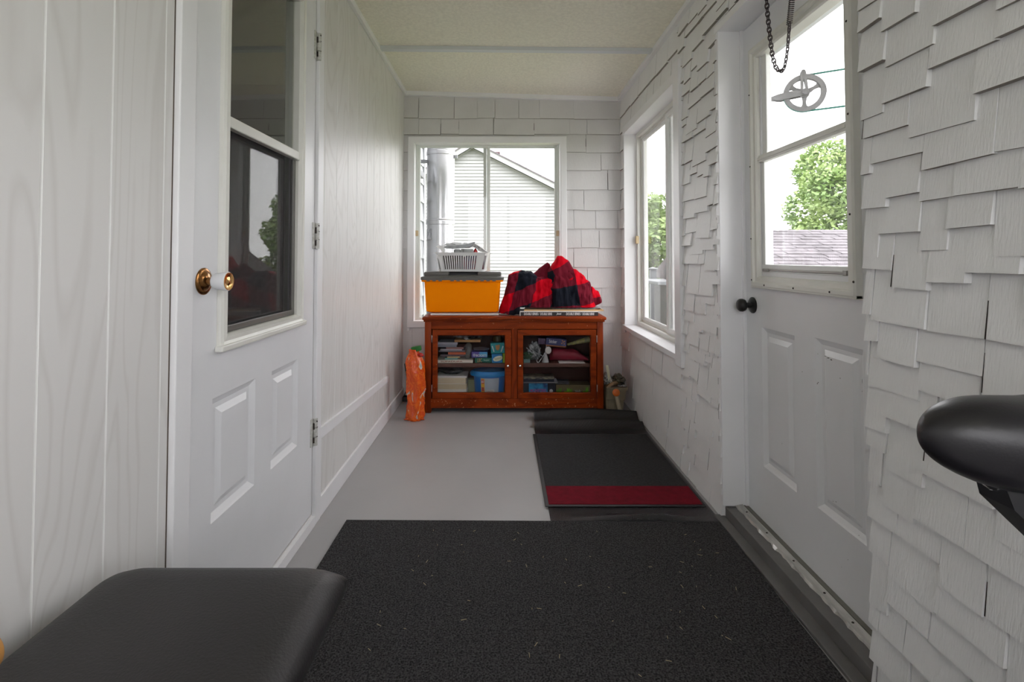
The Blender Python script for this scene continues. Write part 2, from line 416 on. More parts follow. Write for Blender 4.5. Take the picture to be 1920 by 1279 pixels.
# ------------------------------------------------------------------ room shell
def build_shell():
    b = MB(); b.box(-0.95, 1.13, YF - 0.1, YB + 0.14, -0.15, 0.0)
    struct(b.build('floor', M['floor']))
    # ceiling, sloping down a little to the right
    b = MB()
    b.prism([(-0.95, YF, 2.475), (1.13, YF, 2.415), (1.13, YF, 2.56), (-0.95, YF, 2.56)], (0, YB + 0.14 - YF, 0))
    struct(b.build('ceiling', M['ceil']))
    # right wall
    b = MB()
    for (a, c, d, e) in rects_minus((YF, YB + 0.14, -0.3, 2.5), [DOOR2, WIN2, ADDED_WIN4]):
        b.box(XR, 1.13, a, c, d, e)
    fR = lambda u, d, z: (XR - d, u, z)
    zc = [0.090 * i + 0.01 for i in range(0, 27)]
    holes = [(DOOR2[0], DOOR2[1] + 0.0, -0.1, 2.155), ADDED_WIN4]
    shingles(b, fR, YF, 2.70, zc, 2.46, holes, (0.065, 0.17), (0, 0, 0.022, 0.040, 0.056), rng, t=0.022, lap=1.7, jit=0.003, crack=0.16)
    zs = back_courses()
    shingles(b, fR, 2.70, YB, zs, 2.46, [WIN2], (0.12, 0.30), (0, 0, 0.004), rng, t=0.020, crack=0.35)
    struct(b.build('wall_right', SHW))
    # back wall
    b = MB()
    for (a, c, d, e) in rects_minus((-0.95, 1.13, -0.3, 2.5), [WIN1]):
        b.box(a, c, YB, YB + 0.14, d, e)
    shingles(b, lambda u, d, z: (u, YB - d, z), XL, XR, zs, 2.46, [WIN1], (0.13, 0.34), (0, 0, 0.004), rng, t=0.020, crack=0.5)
    struct(b.build('wall_back', [mat('dimmed_shingle_paint', (0.665, 0.655, 0.66), 0.5, var=0.06, vscale=5, bump=0.35, bscale=60, bstretch=(4, 4, 0.35)), M['darkened'], M['darkgap']]))  # shingle paint darkened to offset the side window's light on this wall
    b = MB(); b.prism([(1.12, YF - 0.3, 2.40), (1.62, YF - 0.3, 2.33), (1.62, YF - 0.3, 2.45), (1.12, YF - 0.3, 2.58)], (0, YB + 0.6 - YF, 0)); struct(b.build('added_overhang', M['extw']))  # unseen overhang, added to cut sky light entering the side window
    # wall behind the camera, with a wide opening added for daylight
    b = MB()
    for (a, c, d, e) in rects_minus((-0.95, 1.13, -0.3, 2.5), [(-0.7, 0.86, 1.05, 2.38)]):
        b.box(a, c, YF - 0.14, YF, d, e)
    struct(b.build('wall_front', M['shingle']))
    # left wall: grooved panelling
    b = MB()
    for (a, c, d, e) in rects_minus((YF, YB + 0.14, -0.3, 2.5), [DOOR1]):
        b.box(XL - 0.13, XL - 0.006, a, c, d, e)
    gro = [-1.28, -1.12, -0.97, -0.81, -0.66, -0.5, -0.35, -0.19, -0.03, 0.12, 0.27, 0.42, 0.57, 0.72, 0.875, 1.03, 1.19,
           2.264, 2.43, 2.605, 2.766, 2.971, 3.13, 3.28, 3.411, 3.60, 3.75, 3.9]
    for (ya, yb, z0, z1) in rects_minus((YF, YB, 0.0, 2.46), [DOOR1]):
        xs = [ya]
        for g in gro:
            if ya + 0.005 < g < yb - 0.005: xs += [g - 0.0026, g - 0.0008, g + 0.0008, g + 0.0026]
        xs.append(yb)
        for i in range(len(xs) - 1):
            k = i % 4
            d0 = 0 if k in (0, 1) else 0.003; d1 = 0 if k in (0, 3) else 0.003
            b.mi = 0 if k == 0 else 1
            b.face([(XL - d0, xs[i], z0), (XL - d1, xs[i + 1], z0), (XL - d1, xs[i + 1], z1), (XL - d0, xs[i], z1)])
    struct(b.build('wall_left', [M['panel'], M['groove']]))
    # dark house interior behind the left door
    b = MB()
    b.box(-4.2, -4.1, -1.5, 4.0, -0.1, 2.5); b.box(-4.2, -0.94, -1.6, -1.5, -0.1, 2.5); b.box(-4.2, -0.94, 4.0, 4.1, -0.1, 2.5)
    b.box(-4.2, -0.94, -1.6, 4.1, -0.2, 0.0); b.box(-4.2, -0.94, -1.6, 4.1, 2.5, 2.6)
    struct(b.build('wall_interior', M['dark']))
    # ceiling trims
    b = MB(); b.box(XL, XL + 0.022, YF, YB, 2.437, 2.478, 0.003)
    struct(b.build('trim_1', M['paint']))
    b = MB(); b.box(0.925, XR + 0.002, YF, YB, 2.393, 2.425, 0.003)
    struct(b.build('trim_2', M['paint']))
    b = MB()
    b.prism([(XL, YB - 0.032, 2.437), (XR, YB - 0.032, 2.385), (XR, YB - 0.032, 2.425), (XL, YB - 0.032, 2.478)], (0, 0.03, 0))
    struct(b.build('trim_3', M['paint']))
    b = MB()
    b.prism([(XL + 0.02, 3.18, 2.447), (0.93, 3.10, 2.399), (0.93, 3.10, 2.424), (XL + 0.02, 3.18, 2.474)], (0, 0.042, 0))
    struct(b.build('trim_4', mat('grey_batten', (0.66, 0.68, 0.70), 0.4)))
    # left wall: low slanting rail and baseboard
    b = MB()
    b.prism([(XL, 2.21, 0.338), (XL, 3.52, 0.270), (XL, 3.52, 0.308), (XL, 2.21, 0.384)], (0.012, 0, 0))
    struct(b.build('trim_5', M['paint']))
    b = MB(); b.box(XL, XL + 0.012, 2.21, YB, 0, 0.088, 0.003); b.box(XL, XL + 0.012, YF, 1.222, 0, 0.088, 0.003)
    struct(b.build('baseboard_left', M['paint']))
    b = MB(); b.box(XL, XL + 0.012, 2.21, 2.222, 0.088, 0.345)
    struct(b.build('trim_6', M['paint']))


def back_courses():
    px = [760, 723, 686, 647, 605, 575, 539, 501, 465, 429, 393.5, 356, 320, 285.6, 252, 222]
    return [0.01] + [at(1100, y, YB - 0.015).z for y in px]


def panel_face(b, f, r, panels, openings, edge):
    """door face with raised and fielded panels; f(u, d, z), d into the slab"""
    for (a, c, d, e) in rects_minus(r, panels + openings):
        b.face([f(a, 0, d), f(c, 0, d), f(c, 0, e), f(a, 0, e)])
    for (a, c, d, e) in panels:
        lv = [(0, 0), (0.006, 0.004), (0.020, 0.012), (0.034, 0.012), (0.052, 0.003)]
        R = [[f(a + i, q, d + i), f(c - i, q, d + i), f(c - i, q, e - i), f(a + i, q, e - i)] for i, q in lv]
        for k in range(len(R) - 1):
            for j in range(4):
                b.face([R[k][j], R[k][(j + 1) % 4], R[k + 1][(j + 1) % 4], R[k + 1][j]])
        b.face(R[-1])
    # edges of slab and of openings, back face
    for (a, c, d, e) in [r] + openings:
        for p, q in (((a, d), (c, d)), ((c, d), (c, e)), ((c, e), (a, e)), ((a, e), (a, d))):
            b.face([f(p[0], 0, p[1]), f(q[0], 0, q[1]), f(q[0], edge, q[1]), f(p[0], edge, p[1])])
    for (a, c, d, e) in rects_minus(r, openings):
        b.face([f(a, edge, d), f(c, edge, d), f(c, edge, e), f(a, edge, e)])


def moulding(b, f, outer, prof):
    """mitred frame: prof = list of (inset, out)"""
    a, c, d, e = outer
    R = [[f(a + i, -q, d + i), f(c - i, -q, d + i), f(c - i, -q, e - i), f(a + i, -q, e - i)] for i, q in prof]
    for k in range(len(R) - 1):
        for j in range(4):
            b.face([R[k][j], R[k][(j + 1) % 4], R[k + 1][(j + 1) % 4], R[k + 1][j]])


def build_left_door():
    d1 = root('door_1', (XL, 1.71, 0.05), kind='structure')
    f = lambda u, d, z: (XL + 0.002 - d, u, z)
    glass_open = (1.44, 1.975, 0.895, 2.135)
    b = MB()
    panel_face(b, f, (1.292, 2.138, 0.055, 2.262), [(1.403, 1.645, 0.393, 0.733), (1.760, 1.985, 0.393, 0.729)], [glass_open], 0.042)
    slab = b.build('slab', M['doorpaint_l'], d1)
    b = MB()
    moulding(b, f, (1.418, 2.004, 0.866, 2.165), [(0, 0), (0.0, 0.012), (0.010, 0.016), (0.018, 0.012), (0.030, 0.014), (0.036, 0.0), (0.036, -0.030)])
    b.box(XL + 0.002, XL + 0.026, 1.408, 2.010, 0.858, 0.876, 0.004)
    b.build('glass_frame', M['cream'], d1)
    b = MB(); b.box(XL - 0.018, XL + 0.008, 1.452, 1.97, 1.500, 1.534, 0.004); b.box(XL - 0.02, XL + 0.003, 1.452, 1.97, 1.510, 1.523)
    b.build('middle_rail', M['cream'], d1)
    b = MB(); b.box(XL - 0.024, XL - 0.020, 1.44, 1.98, 1.515, 2.14); b.build('upper_pane', M['doorglass'], d1)
    b = MB(); b.box(XL - 0.036, XL - 0.032, 1.44, 1.98, 0.89, 1.515); b.build('lower_pane', M['doorglass'], d1)
    b = MB()
    b.face([(XL - 0.012, 1.455, 0.905), (XL - 0.012, 1.968, 0.905), (XL - 0.012, 1.968, 1.50), (XL - 0.012, 1.455, 1.50)])
    b.build('insect_screen', M['screen'], d1)
    b = MB(); b.box(XL - 0.02, XL - 0.008, 1.455, 1.968, 0.903, 0.922, 0.002); b.box(XL - 0.02, XL - 0.008, 1.945, 1.968, 0.92, 1.50, 0.002)
    b.build('screen_frame', mat('grey_screen_frame', (0.12, 0.115, 0.105), 0.4), d1)
    # knob: rosette, neck, frosted cup, polished centre
    k = Vector((XL + 0.002, 1.352, 1.058))
    b = MB(); b.lathe([(0.002, -0.001), (0.036, -0.001), (0.036, 0.003), (0.031, 0.006), (0.026, 0.006), (0.020, 0.011), (0.011, 0.013), (0.010, 0.03)], k, (1, 0, 0), 40)
    kn = b.build('door_knob', M['brass'], d1, 35)
    b = MB(); b.lathe([(0.010, 0.026), (0.018, 0.028), (0.021, 0.034), (0.025, 0.06), (0.0255, 0.066), (0.022, 0.068)], k, (1, 0, 0), 40, cap=False)
    b.build('knob_cup', M['frost'], kn, 40)
    b = MB(); b.lathe([(0.0235, 0.066), (0.0235, 0.069), (0.02, 0.069), (0.012, 0.0665), (0.004, 0.069), (0.001, 0.0695)], k, (1, 0, 0), 40)
    b.build('knob_face', M['brassb'], kn, 30)
    for z0, z1 in ((1.967, 2.085), (1.160, 1.270), (0.335, 0.449)):
        b = MB(); b.box(XL + 0.001, XL + 0.006, 2.118, 2.143, z0, z1, 0.001)
        for q in range(3):
            h = (z1 - z0) / 3
            b.lathe([(0.009, 0), (0.009, h - 0.003)], (XL + 0.013, 2.147, z0 + q * h), (0, 0, 1), 14)
        b.mi = 1
        b.box(XL + 0.005, XL + 0.013, 2.1372, 2.1388, z0 + 0.012, z0 + 0.034); b.box(XL + 0.005, XL + 0.013, 2.1372, 2.1388, z1 - 0.046, z1 - 0.020); b.box(XL + 0.020, XL + 0.0223, 2.142, 2.148, z0 + 0.036, z0 + 0.039); b.box(XL + 0.020, XL + 0.0223, 2.143, 2.149, z1 - 0.039, z1 - 0.036); b.box(XL + 0.019, XL + 0.0222, 2.141, 2.146, z1 - 0.016, z1 - 0.010)
        b.build('hinge', [M['hingep'], M['darkgap']], d1, 40)
    # casing boards round the door
    b = MB()
    b.box(XL - 0.02, XL + 0.016, 1.222, 1.286, 0.0, 2.30, 0.003)
    b.mi = 1; b.box(XL - 0.01, XL + 0.0012, 1.2190, 1.2225, 0.09, 2.3); b.mi = 0
    struct(b.build('trim_7', [M['paint'], mat('brown_gap', (0.10, 0.075, 0.06), 0.9)]))
    b = MB(); b.box(XL - 0.02, XL + 0.014, 2.152, 2.212, 0.0, 2.30, 0.003)
    struct(b.build('trim_8', M['paint']))
    b = MB(); b.box(XL - 0.02, XL + 0.016, 1.222, 2.212, 2.275, 2.34, 0.003)
    struct(b.build('trim_9', M['paint']))
    b = MB(); b.prism([(XL - 0.05, 1.287, 0.001), (XL + 0.014, 1.287, 0.001), (XL + 0.014, 1.287, 0.040), (XL - 0.05, 1.287, 0.052)], (0, 0.864, 0))
    struct(b.build('trim_10', M['paint']))


def build_right_door():
    d2 = root('door_2', (1.053, 1.77, 0.055), kind='structure')
    XD = 1.053
    f = lambda u, d, z: (XD + d, u, z)
    op = (1.520, 2.055, 1.065, 1.955)
    b = MB()
    panel_face(b, f, (1.330, 2.205, 0.055, 2.112), [(1.838, 2.070, 0.280, 0.840), (1.489, 1.720, 0.286, 0.852)], [op], 0.044)
    # chips in the paint
    b.mi = 1
    rg = random.Random(7)
    for (py_, pz_, l, h) in ((1.655, 0.800, 0.016, 0.0022), (1.640, 0.797, 0.016, 0.003), (1.628, 0.794, 0.012, 0.0035), (1.70, 0.80, 0.005, 0.002), (1.59, 0.745, 0.004, 0.003), (1.70, 0.705, 0.006, 0.004), (1.706, 0.70, 0.004, 0.006), (1.494, 0.76, 0.0015, 0.014), (1.494, 0.73, 0.003, 0.003), (1.62, 0.35, 0.005, 0.003), (1.635, 0.345, 0.003, 0.003), (1.93, 0.42, 0.0015, 0.008), (1.79, 0.72, 0.006, 0.002), (1.57, 0.20, 0.002, 0.003), (1.60, 0.16, 0.002, 0.002), (1.66, 0.62, 0.0015, 0.002), (1.52, 0.30, 0.002, 0.003)):
        a0 = rg.uniform(-.5, .5)
        b.face([(XD - 0.0006, py_ + 0.5 * l * (1 + math.cos(a) * rg.uniform(.7, 1.1)), pz_ + 0.5 * h * math.sin(a) * rg.uniform(.6, 1.2) + a0 * 0.3 * l * math.cos(a)) for a in [2 * math.pi * k / 7 for k in range(7)]])
    b.build('slab', [M['doorpaint'], M['darkgap']], d2)
    b = MB()
    moulding(b, f, (1.484, 2.112, 1.000, 1.992), [(0, 0), (0, 0.020), (0.008, 0.024), (0.020, 0.024), (0.026, 0.016), (0.040, 0.016), (0.046, 0.010), (0.050, -0.03)])
    b.box(XD - 0.022, XD, 1.484, 2.112, 0.998, 1.012, 0.003)
    fr = b.build('glass_frame', M['cream'], d2)
    b = MB()
    for (u, z) in ((1.50, 1.25), (1.50, 1.55), (1.50, 1.83), (2.1, 1.2), (2.1, 1.5), (2.1, 1.8), (1.6, 1.013), (1.8, 1.013), (2.0, 1.013), (1.49, 1.05), (2.1, 1.03)):
        b.lathe([(0.004, 0), (0.003, 0.002)], (XD - 0.0235, u, z), (-1, 0, 0), 8)
    b.build('frame_screw', M['darkgap'], fr)
    b = MB(); b.box(XD - 0.010, XD + 0.016, 1.53, 2.06, 1.508, 1.538, 0.004); b.box(XD - 0.014, XD, 1.53, 2.06, 1.517, 1.527, 0.002)
    b.build('middle_rail', M['cream'], d2)
    b = MB()
    b.box(XD + 0.000, XD + 0.022, 2.035, 2.06, 1.07, 1.51, 0.003); b.box(XD + 0.006, XD + 0.028, 2.022, 2.06, 1.53, 1.95, 0.003)
    b.box(XD - 0.002, XD + 0.022, 1.52, 2.06, 1.062, 1.095, 0.004); b.box(XD + 0.0, XD + 0.022, 1.52, 1.532, 1.07, 1.51, 0.003)
    b.build('lower_sash', M['vinylw'], d2)
    b = MB(); b.box(XD - 0.006, XD + 0.004, 1.54, 2.04, 1.069, 1.078, 0.002); b.box(XD - 0.010, XD, 1.54, 1.56, 1.066, 1.082, 0.002); b.box(XD - 0.010, XD, 2.0, 2.04, 1.066, 1.078, 0.002)
    b.build('sash_latch', mat('grey_sash_metal', (0.30, 0.29, 0.27), 0.4, metal=0.5), d2)
    b = MB(); b.box(XD + 0.014, XD + 0.017, 1.52, 2.055, 1.08, 1.515); b.build('lower_pane', M['glass'], d2)
    b = MB(); b.box(XD + 0.024, XD + 0.027, 1.52, 2.055, 1.515, 1.955); b.build('upper_pane', M['glass'], d2)
    k = Vector((XD, 2.139, 0.922))
    b = MB(); b.lathe([(0.002, 0), (0.034, 0), (0.034, 0.004), (0.028, 0.009), (0.013, 0.011), (0.011, 0.026), (0.014, 0.030), (0.024, 0.036), (0.0275, 0.046), (0.0265, 0.056), (0.020, 0.063), (0.008, 0.066), (0.001, 0.0665)], k, (-1, 0, 0), 36)
    b.build('door_knob', M['black'], d2, 40)
    # jambs, head and sill
    b = MB(); b.box(0.944, 1.10, 2.204, 2.238, 0.056, 2.150, 0.003)
    b.box(1.040, 1.10, 2.196, 2.206, 0.056, 2.118, 0.002)
    b.mi = 1; b.box(0.9455, 0.970, 2.2375, 2.2415, 0.25, 1.30); b.mi = 0
    struct(b.build('trim_11', [M['paint'], M['darkgap']]))
    b = MB(); b.box(0.942, 1.10, 1.325, 2.238, 2.116, 2.150, 0.003)
    b.mi = 1; b.box(0.950, 0.970, 1.325, 2.236, 2.149, 2.158); b.mi = 0
    struct(b.build('trim_12', [M['paint'], M['darkgap']]))
    b = MB(); b.box(0.966, 1.10, 1.318, 1.332, 0.056, 2.118, 0.002)
    struct(b.build('trim_13', M['paint']))
    b = MB()
    b.box(0.957, 1.12, 1.326, 2.212, 0.001, 0.052, 0.003); b.box(0.914, 0.957, 1.18, 2.225, 0.0005, 0.012, 0.002)
    struct(b.build('trim_14', M['sill']))
    b = MB()
    r2 = random.Random(3); edge = [0.9985 + 0.004 * math.sin(i * 1.3) * math.sin(i * .37) + r2.uniform(-.002, .002) for i in range(60)]
    ys = [1.328 + (2.21 - 1.328) * i / 59 for i in range(60)]
    rings = [[(edge[i], ys[i], 0.0525), (1.004, ys[i], 0.060), (1.028, ys[i], 0.064), (1.034, ys[i], 0.0525)] for i in range(60)]
    b.loft(rings, True, True)
    b.mi = 1
    for y in (1.50, 1.63, 1.80, 1.98, 2.14): b.lathe([(0.004, 0), (0.003, 0.0015)], (1.016, y, 0.062), (-.1, 0, 1), 10)
    struct(b.build('trim_15', [M['alu'], M['darkgap']]))
    b = MB(); b.box(1.034, 1.052, 1.328, 2.204, 0.052, 0.060)
    struct(b.build('trim_16', M['olive']))


def build_windows():
    # back window
    w = root('window_1', (-0.127, YB + 0.05, 0.6), kind='structure')
    Y0 = YB - 0.03
    x0, x1, z0, z1 = WIN1
    f = lambda u, d, z: (u, Y0 + d, z)
    b = MB(); moulding(b, f, (x0 - 0.05, x1 + 0.05, z0 - 0.035, z1 + 0.035), [(0, -0.03), (0, 0), (0.004, 0.003), (0.044, 0.003), (0.053, 0), (0.053, -0.10)])
    b.box(x0 - 0.05, x0 - 0.03, Y0 + 0.004, Y0 + 0.03, z0 - 0.06, z0 - 0.03)
    b.build('casing', M['paint'], w)
    Ys = YB + 0.055
    b = MB(); moulding(b, lambda u, d, z: (u, Ys + d, z), (x0 + 0.0015, x1 - 0.0015, z0 + 0.0015, z1 - 0.0015), [(0, -0.04), (0, 0.004), (0.016, 0.004), (0.016, -0.04)])
    b.build('window_frame', M['vinyl'], w)
    for i, (a, c, yy) in enumerate(((x0 + 0.012, -0.105, Ys + 0.006), (-0.160, x1 - 0.012, Ys + 0.022))):
        b = MB(); moulding(b, lambda u, d, z, q=yy: (u, q + d, z), (a, c, z0 + 0.012, z1 - 0.012), [(0, -0.014), (0, 0), (0.022, 0), (0.026, -0.006), (0.026, -0.014)])
        sa = b.build('sash', M['vinyl'] if i == 0 else M['vinyl'], w)
        b = MB(); b.box(a + 0.02, c - 0.02, yy + 0.006, yy + 0.009, z0 + 0.03, z1 - 0.03); b.build('pane', M['glass'], sa)
    for x in (x0 + 0.012, x1 - 0.016):
        b = MB(); b.box(x - 0.012, x + 0.012, Ys - 0.014, Ys, 1.30, 1.345, 0.004); b.build('latch', mat('tan_latch', (0.55, 0.42, 0.24), 0.4), w)
    # right window
    w = root('window_2', (1.03, 3.33, 0.6), kind='structure')
    y0, y1, z0, z1 = WIN2
    b = MB()
    b.box(0.944, 1.12, y1 - 0.004, y1 + 0.022, z0 - 0.02, z1 + 0.055, 0.002)
    b.box(0.938, 1.12, y0 - 0.01, y1 + 0.022, z1 - 0.004, z1 + 0.052, 0.003)
    b.box(0.966, 1.12, y0 - 0.016, y0 + 0.004, z0 - 0.02, z1 + 0.055, 0.002)
    b.box(0.928, 1.12, y0 - 0.0, y1 + 0.035, z0 - 0.028, z0 + 0.004, 0.003)
    b.box(0.938, 0.97, y1 - 0.03, y1 + 0.03, z0 - 0.05, z0 - 0.028, 0.002)
    b.build('casing', M['paint'], w)
    b = MB(); b.box(0.926, 0.966, 2.655, 2.745, 0.545, 2.18, 0.004); b.build('casing_board', M['paint'], w)
    f = lambda u, d, z: (1.046 + d, u, z)
    b = MB()
    moulding(b, f, (y0 + 0.004, y1 - 0.004, z0 + 0.004, z1 - 0.004), [(0, 0.006), (0.03, 0.006), (0.03, -0.02), (0.045, -0.02), (0.045, -0.06)])
    b.build('window_frame', M['cream'], w)
    for i, (a, c, xx) in enumerate(((3.22, y1 - 0.03, 1.075), (y0 + 0.03, 3.28, 1.056))):
        b = MB(); moulding(b, lambda u, d, z, q=xx: (q + d, u, z), (a, c, z0 + 0.03, z1 - 0.03), [(0, -0.016), (0, 0), (0.036, 0), (0.042, -0.006), (0.042, -0.016)])
        sa = b.build('sash', M['vinylw'], w)
        b = MB(); b.box(xx + 0.006, xx + 0.009, a + 0.03, c - 0.03, z0 + 0.06, z1 - 0.06); b.build('pane', M['sideglass'], sa)
    b = MB(); b.face([(1.112, y0, z0), (1.112, 3.24, z0), (1.112, 3.24, z1), (1.112, y0, z1)]); b.build('insect_screen', film('side_screen', (0.10, 0.10, 0.10), 0.38, 0.8), w)
    b = MB(); b.box(1.022, 1.046, y1 - 0.05, y1 - 0.028, 1.23, 1.29, 0.004); b.build('latch', mat('tan_side_latch', (0.55, 0.42, 0.24), 0.4), w)
    # unseen windows added behind the viewer to bring in daylight
    w = root('added_window_3', (0.1, YF - 0.07, 0.85), kind='structure')
    b = MB(); moulding(b, lambda u, d, z: (u, YF - d, z), (-0.75, 0.91, 1.00, 2.40), [(0, 0), (0, 0.015), (0.05, 0.015), (0.05, -0.13)])
    b.box(0.08, 0.13, YF - 0.08, YF - 0.04, 1.05, 2.38); b.build('window_frame', M['paint'], w)
    b = MB(); b.box(-0.7, 0.86, YF - 0.07, YF - 0.066, 1.05, 2.38); b.build('pane', M['glass'], w)
    w = root('added_window_4', (1.03, -0.8, 0.85), kind='structure')
    b = MB(); moulding(b, lambda u, d, z: (XR + d, u, z), (ADDED_WIN4[0] - .05, ADDED_WIN4[1] + .05, ADDED_WIN4[2] - .05, ADDED_WIN4[3] + .05), [(0, 0), (0, 0.028), (0.05, 0.028), (0.05, -0.15)])
    b.build('window_frame', M['paint'], w)
    b = MB(); b.box(1.04, 1.044, ADDED_WIN4[0], ADDED_WIN4[1], ADDED_WIN4[2], ADDED_WIN4[3]); b.build('pane', M['glass'], w)


build_shell(); build_left_door(); build_right_door(); build_windows()


# ------------------------------------------------------------------ mats on the floor
def build_mats():
    b = MB(); b.box(-0.665, 0.912, 0.15, 2.172, 0.0005, 0.010, 0.003)
    mt = Matrix.Rotation(math.radians(-0.6), 4, 'Z')
    for v in b.bm.verts:
        d = v.co - Vector((0.9, 2.16, 0)); v.co = mt @ d + Vector((0.9, 2.155, 0)); v.co.x = min(v.co.x, 0.912)
    tag(b.build('carpet_mat', M['rug']), 'large black needle carpet mat filling the near floor', 'mat')
    # ribbed rubber runner with a buckled near edge and a rucked far end
    m = M['rubber']; nt, N, L, P = nodes_of(m)
    tc = N.new('ShaderNodeTexCoord'); wv = N.new('ShaderNodeTexWave'); wv.wave_type = 'BANDS'; wv.bands_direction = 'X'
    wv.inputs['Scale'].default_value = 75.0; bp = N.new('ShaderNodeBump'); bp.inputs['Strength'].default_value = 0.9; bp.inputs['Distance'].default_value = 0.003
    L.new(tc.outputs['Object'], wv.inputs['Vector']); L.new(wv.outputs['Fac'], bp.inputs['Height']); L.new(bp.outputs[0], P.inputs['Normal'])

    def fn(i, j):
        y = 2.178 + j * (3.60 - 2.178)
        xl = 0.203 + 0.0 * y if y < 3.2 else 0.205 + 0.02 * (y - 3.2); xr = 0.925 + 0.012 * max(0, (y - 3.1))
        x = xl + (xr - xl) * i
        z = 0.0022
        if 2.16 < y < 2.285: z += 0.020 * math.exp(-((y - 2.205) / 0.022) ** 2) * (math.exp(-((i - 0.62) / 0.18) ** 2) + 0.5 * math.exp(-((i - 0.35) / 0.15) ** 2))
        z += 0.050 * math.exp(-abs((y - 3.40) / 0.045) ** 1.6) * (0.55 + 0.45 * math.sin(2.6 * i + 0.4))
        z += 0.068 * math.exp(-abs((y - 3.565) / 0.050) ** 1.6) * (0.55 + 0.45 * math.sin(2.2 * i + 0.5))
        return (x, y, z)
    b = MB(); b.grid(fn, 50, 150)
    o = b.build('rubber_runner', m, None, 60)
    sm = o.modifiers.new('thickness', 'SOLIDIFY'); sm.thickness = 0.0018; sm.offset = 1
    tag(o, 'ribbed black rubber runner lying rucked under the red striped mat', 'mat')
    # charcoal doormat with a red stripe
    r = root('door_mat', (0.55, 2.76, 0.004), 'charcoal doormat with a red stripe across its near end', 'mat')
    z0, z1 = 0.0055, 0.0115
    b = MB(); b.box(0.190, 0.912, 2.30, 3.232, z0, z1 - 0.002, 0.002); b.build('rubber_border', M['boxblack'], r)
    b = MB(); b.box(0.207, 0.900, 2.495, 3.22, z0, z1 + 0.001, 0.001); b.build('pile', M['matgrey'], r)
    b = MB(); b.box(0.207, 0.900, 2.315, 2.495, z0, z1 + 0.001, 0.001); o = b.build('stripe', M['matred'], r); o['label'] = 'red pile stripe'
    # straw bits on the carpet
    b = MB(); rg = random.Random(8)
    for i in range(60):
        x, y = rg.uniform(-0.4, 0.85), rg.uniform(1.36, 2.12); a = rg.uniform(0, 6.28); l = rg.uniform(0.002, 0.009)
        w_ = 0.0006
        dx, dy = math.cos(a) * l, math.sin(a) * l; px_, py_ = -math.sin(a) * w_, math.cos(a) * w_
        b.prism([(x - dx - px_, y - dy - py_, 0.0105), (x + dx - px_, y + dy - py_, 0.0105), (x + dx + px_, y + dy + py_, 0.0105), (x - dx + px_, y - dy + py_, 0.0105)], (0, 0, 0.001))
    tag(b.build('straw_bits', mat('straw', (0.40, 0.33, 0.2), 0.8)), 'scattered straw bits caught in the black carpet mat', 'debris', kind='stuff')


build_mats()


# ------------------------------------------------------------------ cabinet and what stands on and in it
YC = 3.69
ZTOP = 0.694


def rect(px0, px1, py0, py1, Y):
    a = at(px0, py1, Y); c = at(px1, py0, Y)
    return a.x, c.x, a.z, c.z


